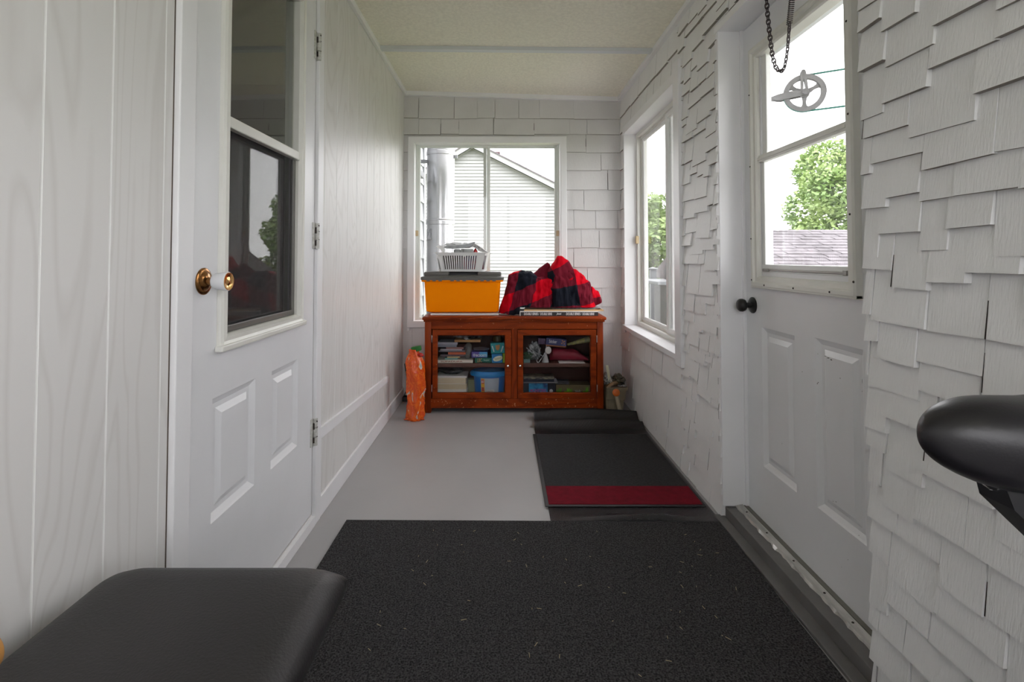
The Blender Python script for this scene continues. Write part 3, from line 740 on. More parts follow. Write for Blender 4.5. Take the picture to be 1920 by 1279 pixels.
def build_cabinet():
    r = root('cabinet', (0.08, 3.86, 0), 'cherry wood cabinet with two glass doors under the back window', 'cabinet')
    yb = 4.05
    x0, x1, _, _ = rect(796, 1131, 600, 700, YC)
    b = MB()
    b.box(x0 - 0.016, x1 + 0.020, YC - 0.022, yb, ZTOP - 0.022, ZTOP, 0.006, 3)
    b.box(x0 - 0.008, x1 + 0.010, YC - 0.012, yb, ZTOP - 0.036, ZTOP - 0.020, 0.005, 3)
    b.build('top', M['cherry'], r, 30)
    zt = ZTOP - 0.034
    for a, c in ((x0, x0 + 0.047), (x1 - 0.045, x1)):
        for ya, yc in ((YC, YC + 0.05), (yb - 0.05, yb)):
            b = MB(); b.box(a, c, ya, yc, 0.0, zt, 0.004); b.build('leg', M['cherryv'], r, 30)
    for a in (x0 + 0.006, x1 - 0.02):
        b = MB(); b.box(a, a + 0.014, YC + 0.04, yb - 0.04, 0.03, zt); b.build('side_panel', M['cherryv'], r)
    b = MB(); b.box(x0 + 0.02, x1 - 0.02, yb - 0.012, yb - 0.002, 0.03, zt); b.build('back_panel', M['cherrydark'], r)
    _, _, za, zb = rect(0, 1, 617.5, 602, YC); lo, hi = min(za, zb), max(za, zb)
    zr0 = at(900, 617.5, YC).z; zd0 = at(900, 748, YC).z; zb0 = at(900, 766, YC).z
    b = MB(); b.box(x0 + 0.04, x1 - 0.04, YC + 0.006, YC + 0.026, zr0, zt, 0.002); b.build('top_rail', M['cherry'], r)
    b = MB(); b.box(x0 + 0.04, x1 - 0.04, YC + 0.004, YC + 0.03, zb0, zd0, 0.003); b.build('bottom_rail', M['cherryworn'], r)
    cx0, cx1, _, _ = rect(959, 970, 600, 700, YC)
    b = MB(); b.box(cx0, cx1, YC + 0.008, YC + 0.028, zd0, zr0, 0.002); b.build('centre_stile', M['cherryv'], r)
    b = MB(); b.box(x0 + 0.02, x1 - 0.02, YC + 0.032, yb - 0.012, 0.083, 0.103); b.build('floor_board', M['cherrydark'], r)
    zs1 = at(900, 681.5, YC + 0.05).z
    b = MB(); b.box(x0 + 0.02, x1 - 0.02, YC + 0.05, yb - 0.012, zs1 - 0.028, zs1, 0.002); b.build('shelf', mat('brown_shelf', (0.115, 0.05, 0.038), 0.45), r)
    for (da, dc, ga, gc, kx) in ((810.5, 958.5, 820, 946.5, 952.5), (970.5, 1118, 981, 1107, 975.2)):
        X0, X1, Z0, Z1 = rect(da, dc, 618.5, 747.5, YC)
        G0, G1, H0, H1 = rect(ga, gc, 629.5, 736.8, YC)
        b = MB(); f = lambda u, d, z: (u, YC + d, z)
        R = lambda ins, d: None
        outer = (X0, X1, Z0, Z1); ring = []
        for (a, c, d, e, q) in ((X0, X1, Z0, Z1, 0.022), (X0, X1, Z0, Z1, 0.002), (X0 + .002, X1 - .002, Z0 + .002, Z1 - .002, 0.0),
                                (G0 - .006, G1 + .006, H0 - .006, H1 + .006, 0.0), (G0, G1, H0, H1, 0.007), (G0, G1, H0, H1, 0.022)):
            ring.append([(a, YC + q, d), (c, YC + q, d), (c, YC + q, e), (a, YC + q, e)])
        ring.append(ring[0])
        for k in range(len(ring) - 1):
            for j in range(4): b.face([ring[k][j], ring[k][(j + 1) % 4], ring[k + 1][(j + 1) % 4], ring[k + 1][j]])
        dr = b.build('door', M['cherry'], r)
        b = MB(); b.box(G0 - .004, G1 + .004, YC + 0.010, YC + 0.013, H0 - .004, H1 + .004); b.build('pane', M['cabglass'], dr)
        k = at(kx, 685, YC)
        b = MB(); b.lathe([(0.006, 0), (0.004, 0.004), (0.004, 0.010), (0.008, 0.015), (0.0095, 0.020), (0.007, 0.026), (0.001, 0.028)], k, (0, -1, 0), 20)
        b.build('knob', M['chrome'], dr, 40)
        for z in (Z1 - 0.09, Z0 + 0.05):
            xh = X0 - 0.004 if da < 900 else X1 + 0.004
            b = MB(); b.lathe([(0.0035, 0), (0.0035, 0.05)], (xh, YC - 0.0015, z), (0, 0, 1), 10); b.build('hinge', M['chrome'], dr, 40)
    return r, zs1


cab, ZSH = build_cabinet()
ZFL = 0.103


def simple(col, rough=0.5, **k):
    nm = 'print_%d' % len(bpy.data.materials)
    return mat(nm, col, rough, **k)


def carton(name, px, py, Y, dep, m, label, cat, z0=None, rot=0.0, bev=0.002, group=None, shrink=None):
    """a box standing with its front at depth Y; z0 = what it stands on"""
    x0, x1, za, zb = rect(px[0], px[1], py[0], py[1], Y)
    if z0 is not None:
        zb = zb if zb > z0 + 0.004 else z0 + 0.004
        za = z0
    r = root(name, ((x0 + x1) / 2, Y + dep / 2, za), label, cat, group)
    b = MB(); mt = None
    if rot:
        c = Vector(((x0 + x1) / 2, Y, (za + zb) / 2))
        mt = Matrix.Translation(c) @ Matrix.Rotation(rot, 4, 'Y') @ Matrix.Translation(-c)
    b.box(x0, x1, Y, Y + dep, za, zb, bev, 2, mt)
    b.build('box_body', m, r)
    return r, x0, x1, za, zb


def cabinet_contents():
    E = 0.0006
    Y = 3.765
    # ---- upper left
    r, x0, x1, z0, z1 = carton('board_game_box', (819, 886.5), (675.3, 681), 3.755, 0.2, simple((0.74, 0.70, 0.62)), 'flat white game box lettered in dark red on the shelf', 'game', ZSH)
    lettering('SUPADUPA', x0 + 0.028, x0 + 0.19, z0 + 0.006, z1 - 0.005, 3.755 - E, simple((0.25, 0.015, 0.02)), r, bold=0.01)
    zc = z1
    cols = [((0.20, 0.36, 0.34), 834, 858, 3.0, 'thin teal case at the bottom of the case stack'),
            ((0.55, 0.42, 0.22), 838, 863, 2.4, 'thin tan case lying over the teal case'),
            ((0.13, 0.10, 0.12), 826, 870, 4.0, 'dark case in the lower half of the case stack'),
            ((0.52, 0.13, 0.07), 840, 873, 4.2, 'orange case in the middle of the case stack'),
            ((0.24, 0.22, 0.27), 822, 872, 3.2, 'dull violet case lying over the orange case'),
            ((0.45, 0.43, 0.48), 825, 866, 2.4, 'pale lilac case near the top of the case stack'),
            ((0.30, 0.16, 0.15), 836, 869, 3.6, 'brown red case under the topmost cases'),
            ((0.22, 0.23, 0.28), 820, 856, 5.0, 'slate grey case second from the stack top'),
            ((0.33, 0.34, 0.39), 820, 858, 4.2, 'pale grey case topping the case stack')]
    rg = random.Random(5)
    for c, a, e, h, lab in cols:
        xa, xb, _, _ = rect(a, e, 650, 660, Y); hh = h * 0.00395
        b = MB(); b.box(xa, xb, 0, 0.15, 0, hh, 0.001)
        mt = Matrix.Translation((0, Y + rg.uniform(0.002, 0.012), zc)) @ Matrix.Translation((xa, 0, 0)) @ Matrix.Rotation(rg.uniform(-0.06, 0.06), 4, 'Z') @ Matrix.Translation((-xa, 0, 0))
        bmesh.ops.transform(b.bm, matrix=mt, verts=b.bm.verts)
        tag(b.build('game_case', simple(c, 0.25)), lab, 'case', 'cases stacked on the white game box')
        zc += hh + 0.0003
    ztop_cases = zc
    # clear plastic bag standing beside the case stack
    xa, xb, za, zb = rect(870, 884, 645, 675, Y)
    b = MB(); b.blob(((xa + xb) / 2, Y + 0.05, zs_mid(z1, zb)), ((xb - xa) / 2, 0.045, (zb - z1) / 2), 3, 0.22, 2.6, 3)
    tag(b.build('plastic_pouch', film('grey_film', (0.35, 0.36, 0.36), 0.45)), 'crumpled clear pouch beside the stack of cases', 'bag')
    # shallow wooden frame with shiny black wrap on it
    r, x0, x1, z0, z2 = carton('wooden_tray', (852, 901), (637.5, 642.5), Y, 0.17, simple((0.42, 0.24, 0.10)), 'thin wooden tray lying over the case stack', 'tray', max(ztop_cases, at(870, 642.5, Y).z))
    b = MB(); xa, xb, za, zb = rect(854, 899, 629, 637.5, Y)
    b.blob(((xa + xb) / 2, Y + 0.06, z2 + 0.017), ((xb - xa) / 2, 0.06, 0.017), 7, 0.5, 2.2, 4)
    tag(b.build('plastic_wrap', mat('black_shiny_film', (0.05, 0.05, 0.055), 0.18, col2=(0.55, 0.55, 0.56), vscale=22)), 'crumpled black and white wrapper on the thin wooden tray', 'wrapper')
    # green box, purple box on it
    r, x0, x1, z0, zg = carton('card_box', (890.5, 922), (671, 682), Y, 0.10, simple((0.006, 0.13, 0.095)), 'green box with gold letters on the upper shelf', 'box', ZSH)
    lettering('LBC', x0 + 0.018, x0 + 0.052, z0 + 0.004, zg - 0.004, Y - E, simple((0.65, 0.36, 0.16)), r, bold=0.012)
    lettering('Super', x0 + 0.064, x0 + 0.108, z0 + 0.010, zg - 0.010, Y - E, simple((0.55, 0.68, 0.6)), r)
    r, x0, x1, z0, zp = carton('snack_box', (884, 914), (660, 671), Y + 0.004, 0.08, simple((0.10, 0.075, 0.33)), 'purple blue BOOST box sitting on the green box', 'box', zg + 0.0004)
    b = MB(); b.box(x0 + 0.058, x1, Y + 0.004 - E, Y + 0.006, z0 + 0.006, zp - 0.001); b.build('blue_band', simple((0.08, 0.38, 0.66)), r)
    lettering('BOOST!', x0 + 0.034, x1 - 0.006, z0 + 0.008, z0 + 0.024, Y + 0.004 - 2 * E, M['white'], r, bold=0.02)
    b = MB(); b.lathe([(0.011, 0), (0.011, 0.0004)], (x0 + 0.020, Y + 0.0036, (z0 + zp) / 2 - 0.002), (0, -1, 0), 20); b.build('round_logo', simple((0.45, 0.45, 0.62)), r)
    b = MB(); xa, xb, za, zb = rect(888, 917, 651.5, 660, Y)
    b.blob(((xa + xb) / 2, Y + 0.045, zp + 0.015), ((xb - xa) / 2, 0.035, 0.0145), 4, 0.3, 2, 3, flat=0.98)
    tag(b.build('clear_bag', film('violet_grey_film', (0.22, 0.20, 0.25), 0.6)), 'limp clear bag lying on the purple blue box', 'bag')
    # blue box, teal box on it
    r, x0, x1, z0, zb1 = carton('playing_card_box', (922, 942), (664, 681.5), Y - 0.012, 0.08, simple((0.012, 0.20, 0.48)), 'blue box with a white oval under the teal box', 'box', ZSH, rot=-0.05)
    b = MB(); c = Vector(((x0 + x1) / 2 + 0.006, Y - 0.0128, (z0 + zb1) / 2))
    b.prism([(c.x + 0.035 * math.cos(t) , c.y, c.z + 0.019 * math.sin(t) + 0.2 * 0.035 * math.cos(t)) for t in [k * math.pi / 16 for k in range(32)]], (0, -0.0004, 0))
    b.build('white_oval', simple((0.72, 0.76, 0.62)), r)
    lettering('Speed', c.x - 0.026, c.x + 0.026, c.z - 0.010, c.z + 0.010, c.y - 0.0010, simple((0.32, 0.34, 0.08)), r, rotz=0.2)
    xa, xb, za, zq = rect(942.5, 948, 663, 679.5, Y - 0.01)
    b = MB(); b.box(xa, xb, Y - 0.008, Y + 0.05, ZSH, zq, 0.001); tag(b.build('green_box', simple((0.30, 0.46, 0.03))), 'lime green box wedged beside the blue oval box', 'box')
    r, x0, x1, z0, z2 = carton('toy_box', (920, 946), (643, 664), Y - 0.008, 0.075, simple((0.015, 0.30, 0.33)), 'teal box with a brown figure on top of blue box', 'box', zb1 + 0.004, rot=-0.06)
    yy = Y - 0.009; cx = (x0 + x1) / 2; cz = (z0 + z2) / 2
    b = MB(); b.prism([(cx - 0.016, yy, cz + 0.024), (cx - 0.004, yy, cz + 0.020), (cx + 0.006, yy, cz + 0.026), (cx + 0.018, yy, cz + 0.022), (cx + 0.014, yy, cz - 0.006), (cx + 0.004, yy, cz - 0.016), (cx - 0.006, yy, cz - 0.016), (cx - 0.014, yy, cz - 0.004)], (0, -0.0004, 0))
    b.build('brown_figure', simple((0.40, 0.20, 0.07)), r)
    for s in (-1, 1):
        b = MB(); b.prism([(cx + s * 0.044, yy, cz + 0.014), (cx + s * 0.036, yy, cz + 0.018), (cx + s * 0.022, yy, cz - 0.026), (cx + s * 0.030, yy, cz - 0.028)], (0, -0.0004, 0))
        b.build('white_stripe', simple((0.6, 0.68, 0.72)), r)
    xa, xb, za, zb = rect(919, 946, 631, 642, Y)
    r2 = MB(); r2.lathe([(0.038, 0), (0.040, 0.01), (0.036, 0.03), (0.03, 0.042)], ((xa + xb) / 2, Y + 0.035, z2 + 0.004), (0, 0, 1), 20)
    tag(r2.build('dark_jar', mat('dark_olive_jar', (0.05, 0.045, 0.02), 0.2), None, 40), 'dark olive jar standing on the teal box', 'jar')

    # ---- lower left: books and the blue bucket
    zc = ZFL
    for (h, a, e, c, cc, lab) in ((0.034, 818, 876.5, (0.62, 0.63, 0.65), (0.80, 0.80, 0.80), 'thick white paged book at the bottom of the pile'),
                             (0.013, 818, 875, (0.72, 0.71, 0.66), (0.83, 0.82, 0.78), 'thin white book in the pile under the cream books'),
                             (0.041, 819, 875, (0.62, 0.53, 0.36), (0.70, 0.66, 0.58), 'cream paged book under the topmost cream book'),
                             (0.045, 819, 874, (0.66, 0.57, 0.41), (0.72, 0.70, 0.66), 'cream paged book under the thin white top book'),
                             (0.012, 818, 875.5, (0.70, 0.69, 0.68), (0.78, 0.77, 0.76), 'thin white book topping the pile of books')):
        xa, xb, _, _ = rect(a, e, 700, 710, Y)
        r = root('book', ((xa + xb) / 2, Y + 0.09, zc), lab, 'book', 'books piled in the cabinet')
        b = MB(); t = 0.002
        b.box(xa, xb, Y, Y + 0.16, zc, zc + t); b.box(xa, xb, Y, Y + 0.16, zc + h - t, zc + h); b.box(xa, xb, Y + 0.158, Y + 0.16, zc + t, zc + h - t)
        b.build('cover', simple(cc), r)
        b = MB(); b.box(xa + 0.003, xb - 0.004, Y + 0.003, Y + 0.157, zc + t, zc + h - t)
        b.build('page_block', mat('pages_%d' % len(bpy.data.materials), c, 0.8, var=0.12, vscale=50, vstretch=(0.3, 0.3, 12)), r)
        zc += h + 0.0003
    b = MB(); xa, xb, za, zb = rect(822, 868, 686.5, 699, Y + 0.02)
    b.blob(((xa + xb) / 2, Y + 0.09, zc + 0.028), ((xb - xa) / 2, 0.07, 0.027), 11, 0.4, 2.4, 3, flat=0.95)
    tag(b.build('dark_bag', mat('dark_blue_cloth', (0.03, 0.032, 0.04), 0.6)), 'dark crumpled bag lying on the pile of books', 'bag')
    xa, xb, za, zb = rect(877, 893, 714, 737, Y + 0.06)
    r = root('small_box', ((xa + xb) / 2, Y + 0.1, ZFL), 'small pale green box between books and blue bucket', 'box')
    b = MB(); b.box(xa, xb - 0.012, Y + 0.09, Y + 0.16, ZFL, zb, 0.002); b.build('box_body', simple((0.26, 0.28, 0.15)), r)
    # bucket
    xa, xb, za, zb = rect(888, 950, 700, 737, Y); cx = at(917.5, 700, Y + 0.07).x; cy = Y + 0.085
    r = root('bucket', (cx, cy, ZFL), 'blue toy bucket with a domed blue lid', 'bucket')
    ztop = at(917, 704, Y).z

    def ell(rx, ry, z, n=40): return [(cx + rx * math.cos(2 * math.pi * k / n), cy + ry * math.sin(2 * math.pi * k / n), z) for k in range(n)]
    b = MB(); b.loft([ell(0.105, 0.080, ZFL), ell(0.108, 0.083, ZFL + 0.004), ell(0.120, 0.088, ztop)]); b.build('bucket_body', simple((0.005, 0.15, 0.52), 0.3), r, 40)
    zl = at(917, 692, Y + 0.05).z
    b = MB(); b.loft([ell(0.142, 0.092, ztop - 0.012), ell(0.146, 0.094, ztop - 0.004), ell(0.146, 0.094, ztop + 0.006), ell(0.138, 0.092, ztop + 0.016), ell(0.125, 0.088, ztop + 0.024), ell(0.116, 0.08, ztop + 0.021), ell(0.06, 0.045, ztop + 0.028), ell(0.02, 0.015, ztop + 0.030)])
    b.build('bucket_lid', simple((0.010, 0.25, 0.66), 0.25), r, 40)
    # label wrapped on the front of the bucket
    th0, th1 = math.radians(238), math.radians(308)
    def lab(i, j, off=0.0012):
        z = ZFL + 0.014 + j * (ztop - 0.022 - ZFL - 0.014); k = (z - ZFL) / (ztop - ZFL); th = th0 + (th1 - th0) * i
        return Vector((cx + (0.108 + 0.012 * k + off) * math.cos(th), cy + (0.083 + 0.005 * k + off) * math.sin(th), z))
    b = MB(); b.grid(lambda i, j: lab(i, j), 16, 4); la = b.build('label', simple((0.42, 0.48, 0.56)), r)
    la['label'] = 'pale blue printed label'
    b = MB(); b.grid(lambda i, j: lab(0.02 + i * 0.20, 0.06 + 0.92 * j, 0.0020), 5, 4); b.build('yellow_panel', simple((0.72, 0.38, 0.02)), la)
    b = MB(); b.grid(lambda i, j: lab(0.04 + i * 0.16, 0.66 + 0.26 * j, 0.0028), 4, 2); b.build('red_logo', simple((0.45, 0.02, 0.02)), la)
    b = MB(); b.grid(lambda i, j: lab(0.05 + i * 0.14, 0.18 + 0.24 * j, 0.0028), 4, 2); b.build('red_piece_picture', simple((0.42, 0.04, 0.02)), la)
    b = MB(); b.grid(lambda i, j: lab(0.26 + i * 0.48, 0.12 + 0.16 * j, 0.0020), 6, 2); b.build('white_strip', simple((0.66, 0.66, 0.63)), la)
    p0, p1 = lab(0.05, 0.72, 0.0036), lab(0.19, 0.86, 0.0036)
    lettering('LEGO', p0.x, p1.x, p0.z, p1.z, min(p0.y, p1.y) - 0.0006, M['white'], la, bold=0.02)
    p0, p1 = lab(0.30, 0.15, 0.003), lab(0.70, 0.25, 0.003)
    lettering('Creative Bricks', p0.x, p1.x, p0.z, p1.z, min(p0.y, p1.y, lab(0.5, .2, .003).y) - 0.0006, simple((0.30, 0.16, 0.08)), la)

    # ---- upper right
    xa, xb, za, zb = rect(982, 994, 674, 681, Y)
    b = MB(); b.box(xa, xb, Y, Y + 0.05, ZSH, zb, 0.002); tag(b.build('teal_box', simple((0.20, 0.33, 0.33))), 'small pale teal box at the shelf corner by door stile', 'box')
    b = MB(); rg = random.Random(2)
    c = at(990, 667, Y + 0.03)
    for i in range(90):
        p = c + Vector((rg.uniform(-0.030, 0.03), rg.uniform(0.0, 0.025) - 0.03, rg.uniform(-0.022, 0.028))); a = rg.uniform(0, 6.28); l = rg.uniform(0.008, 0.018)
        d = Vector((math.cos(a), rg.uniform(-.4, .4), math.sin(a))).normalized(); n = d.cross(Vector((0, 1, 0))).normalized() * l * 0.3
        b.face([p - d * l, p + n, p + d * l, p - n])
    tag(b.build('artificial_sprig', simple((0.05, 0.12, 0.05), var=0.5, vscale=60), None, fix=False), 'green artificial sprig lying above the pale teal box', 'sprig')
    b = MB(); c = at(1001, 668, Y + 0.02); b.lathe([(0.001, -0.012), (0.008, -0.009), (0.012, 0), (0.008, 0.009), (0.001, 0.012)], (c.x, c.y, ZSH + 0.032), (0, 0, 1), 16)
    # crumpled clear bag with silvery folds
    c = at(1008, 660, Y + 0.04)
    b = MB(); b.blob((c.x - 0.020, c.y + 0.045, ZSH + 0.070), (0.046, 0.045, 0.064), 21, 0.5, 2.3, 4, flat=0.98)
    for pts in (((987, 652), (1000, 664), (1008, 680)), ((1026, 640), (1022, 662), (1009, 681)), ((992, 650), (1010, 662), (1017, 668)), ((988, 658), (994, 666), (1003, 670))):
        P = [at(x, y, Y + 0.006) for x, y in pts]; b.tube(P, 0.0035, 8)
    tag(b.build('crumpled_bag', mat('silver_film', (0.60, 0.61, 0.62), 0.22, col2=(0.05, 0.055, 0.06), vscale=28), None, 50), 'crumpled silvery plastic bag in a heap on the upper shelf', 'bag')
    # white plastic horn with a round mouth
    r = root('plastic_funnel', (at(1023, 681, Y).x, Y + 0.03, ZSH), 'white plastic funnel beside the red pouch', 'funnel')
    c0 = at(1023, 681, Y); c1 = at(1026, 664, Y)
    b = MB(); b.lathe([(0.026, 0), (0.025, 0.004), (0.013, 0.05), (0.011, 0.066)], (c0.x, Y + 0.028, ZSH), (0, 0, 1), 24); b.build('cone', simple((0.42, 0.42, 0.42), 0.4), r, 40)
    b = MB(); b.lathe([(0.018, 0), (0.026, 0.002), (0.026, 0.008), (0.010, 0.014)], (c1.x + 0.006, Y + 0.014, c1.z + 0.026), (0.45, -0.85, 0.1), 24)
    b.build('round_mouth', simple((0.55, 0.53, 0.50), 0.4), r, 40)
    # red pouch
    xa, xb, za, zb = rect(1031.5, 1103, 656, 680, Y)
    b = MB(); n = 26
    rings = []
    for i in range(n + 1):
        t = i / n; x = xa + (xb - xa) * t
        hz = (zb - ZSH - 0.006) * (1.0 if t < 0.6 else 1 - 0.75 * ((t - 0.6) / 0.4) ** 1.3) * (0.3 + 0.7 * min(1, t / 0.07)) * (1 + 0.05 * math.sin(9 * t))
        hy = 0.055 * (0.3 + 0.7 * min(1, t / 0.07))
        rings.append([(x + 0.006 * noise.noise(Vector((k * .7, t * 5, 2))), Y + 0.064 + hy * math.cos(a) * (1 if True else 1), ZSH + 0.006 + hz * 0.5 + hz * 0.5 * math.sin(a) * (1 + 0.08 * noise.noise(Vector((math.cos(a) * 2, t * 7, math.sin(a) * 2)))))
                      for k, a in [(k, 2 * math.pi * k / 28) for k in range(28)]])
    b.loft(rings)
    tag(b.build('red_pouch', mat('red_nylon', (0.24, 0.008, 0.03), 0.55, var=0.35, vscale=8, bump=0.3, bscale=30), None, 60), 'soft red fabric pouch on the upper shelf', 'pouch')
    xa, xb, za, zb = rect(1048, 1096, 680, 681, Y)
    b = MB(); b.box(xa, xb, Y - 0.02, Y + 0.12, ZSH + 0.0003, ZSH + 0.004); tag(b.build('paper_sheet', M['paper']), 'white paper lying beneath the red pouch', 'paper')
    # sticker box leaning over the pouch
    r, x0, x1, z0, z1 = carton('sticker_box', (1024, 1062), (635, 648), Y + 0.002, 0.09, simple((0.055, 0.065, 0.17)), 'navy sticker box tilted over the red pouch', 'box', None, rot=0.09)
    lettering('Sticker', x0 + 0.022, x0 + 0.080, z0 + 0.018, z1 - 0.008, Y - 0.001, M['white'], r, rotz=-0.09)
    b = MB()
    for (u, v) in ((-0.02, 0.004), (-0.03, -0.006), (-0.012, -0.010), (-0.026, 0.014), (-0.010, 0.008)):
        b.lathe([(0.005, 0), (0.005, 0.0006)], (x1 + u - 0.004, Y - 0.0005, (z0 + z1) / 2 + v - 0.003), (0, -1, 0), 8)
    b.build('orange_dot', simple((0.5, 0.22, 0.08)), r)
    b = MB(); c = Vector(((x0 + x1) / 2, Y, (z0 + z1) / 2)); mt = Matrix.Translation(c) @ Matrix.Rotation(0.09, 4, 'Y') @ Matrix.Translation(-c)
    b.box(x0 + 0.001, x1 - 0.001, Y + 0.0012, Y + 0.09, z0 - 0.0082, z0 - 0.0006, 0.0, 2, mt); b.build('orange_base', simple((0.36, 0.14, 0.05)), r)
    c0, c1 = at(1009, 641, Y + 0.02), at(1023, 640, Y + 0.02)
    b = MB(); b.box(c0.x, c1.x, Y + 0.02, Y + 0.09, c0.z - 0.018, c0.z + 0.026, 0.003); tag(b.build('purple_packet', simple((0.15, 0.09, 0.18), var=0.6, vscale=60)), 'purple patterned packet left of the navy sticker box', 'packet')
    c0, c1 = at(1064, 646, Y + 0.01), at(1105, 636.5, Y + 0.03)
    b = MB(); b.tube([c0 + (c1 - c0) * (i / 12) for i in range(13)], lambda t: 0.008 + 0.016 * t, 16)
    tag(b.build('rolled_poster', mat('dull_yellow_print', (0.16, 0.15, 0.11), 0.5, col2=(0.34, 0.32, 0.09), vscale=35), None, 50), 'rolled yellow and grey paper slanting at the shelf top', 'poster')

    # ---- lower right
    r, x0, x1, z0, z1 = carton('party_game_box', (981.5, 1041), (718, 737), Y, 0.15, simple((0.012, 0.014, 0.025)), 'dark box with glowing blue front and Rock lettering', 'box', ZFL)
    b = MB(); m = mat('blue_glow_print', (0.03, 0.26, 0.50), 0.4, col2=(0.012, 0.05, 0.16), vscale=22)
    b.box(x0 + 0.040, x0 + 0.178, Y - E, Y + 0.001, z0 + 0.002, z1 - 0.004); b.build('blue_picture', m, r)
    lettering('MONSTERS', x0 + 0.050, x0 + 0.168, z0 + 0.030, z0 + 0.052, Y - 2 * E, simple((0.42, 0.06, 0.25)), r, bold=0.02)
    lettering('Rock', x0 + 0.076, x0 + 0.138, z0 + 0.003, z0 + 0.031, Y - 3 * E, M['white'], r, shear=0.2, bold=0.02)
    b = MB(); b.lathe([(0.0125, 0), (0.0125, 0.0005)], (x1 - 0.030, Y - 0.0002, z0 + 0.038), (0, -1, 0), 20); e = b.build('round_emblem', simple((0.6, 0.6, 0.6)), r)
    b = MB()
    for dx in (-0.005, 0.005): b.lathe([(0.0028, 0), (0.0028, 0.0004)], (x1 - 0.030 + dx, Y - 0.0008, z0 + 0.036), (0, -1, 0), 10)
    b.build('emblem_eyes', M['boxblack'], e)
    xa, xb, za, zb = rect(981, 1046, 714.5, 716, Y)
    b = MB(); b.box(xa, xb, Y - 0.01, Y + 0.12, z1 + 0.0005, z1 + 0.006, 0.001); tag(b.build('grey_folder', simple((0.20, 0.19, 0.21))), 'thin grey folder lying on the dark Rock box', 'folder')
    zf = z1 + 0.0065
    xa, xb, za, zb = rect(981.5, 1039, 704.5, 713, Y)
    r = root('game_tin', ((xa + xb) / 2, Y + 0.06, zf), 'dark box with a cream printed edge on grey folder', 'box')
    b = MB(); b.box(xa, xb, Y, Y + 0.11, zf, zf + 0.020, 0.002); b.build('lower_tray', simple((0.015, 0.02, 0.04)), r)
    b = MB(); b.box(xa, xb, Y - 0.001, Y + 0.111, zf + 0.0203, zf + 0.038, 0.002); b.build('printed_lid', mat('cream_print', (0.30, 0.27, 0.18), 0.5, col2=(0.04, 0.04, 0.05), vscale=30, vstretch=(1, 1, 3)), r)
    xa, xb, za, zb = rect(1041, 1067, 708, 713, Y + 0.03)
    # green and tan game box
    r, x0, x1, z0, z1 = carton('block_game_box', (1043, 1108), (722, 737), Y + 0.002, 0.12, simple((0.13, 0.10, 0.05)), 'green and tan box at the cabinet floor right end', 'box', ZFL)
    rg = random.Random(12); n = 13; lime = mat('lime_print', (0.14, 0.42, 0.015), 0.4, col2=(0.05, 0.16, 0.01), vscale=25)
    for k in range(n):
        xa = x0 + (x1 - x0) * k / n; xb = x0 + (x1 - x0) * (k + 1) / n; hh = rg.uniform(0.3, 0.98) * (z1 - z0)
        if rg.random() < 0.85: b = MB(); b.prism([(xa + 0.001, Y + 0.002 - E, z0 + 0.001), (xb - 0.001, Y + 0.002 - E, z0 + 0.001), (xb - 0.001, Y + 0.002 - E, z0 + hh), ((xa + xb) / 2, Y + 0.002 - E, z0 + hh * 0.8), (xa + 0.001, Y + 0.002 - E, z0 + hh)], (0, 0.001, 0)); b.build('green_shape', lime, r)
    lettering('the', x0 + 0.062, x0 + 0.088, z0 + 0.004, z0 + 0.026, Y + 0.002 - 2 * E, M['white'], r)
    lettering('block', x0 + 0.142, x0 + 0.180, z0 + 0.020, z0 + 0.046, Y + 0.002 - 2 * E, simple((0.5, 0.52, 0.5)), r, rotz=0.15)
    za = z1
    xa, xb, _, _ = rect(1041, 1067, 708, 713, Y + 0.03)
    b = MB(); b.box(xa + 0.012, xb, Y + 0.02, Y + 0.05, za + 0.0005, za + 0.017, 0.003); b.box(xa + 0.012, xb, Y + 0.052, Y + 0.10, za + 0.0005, za + 0.020, 0.003)
    tag(b.build('remote_control', simple((0.035, 0.035, 0.04))), 'dark slim device lying on the green and tan box', 'device')


def zs_mid(a, b): return (a + b) / 2


cabinet_contents()


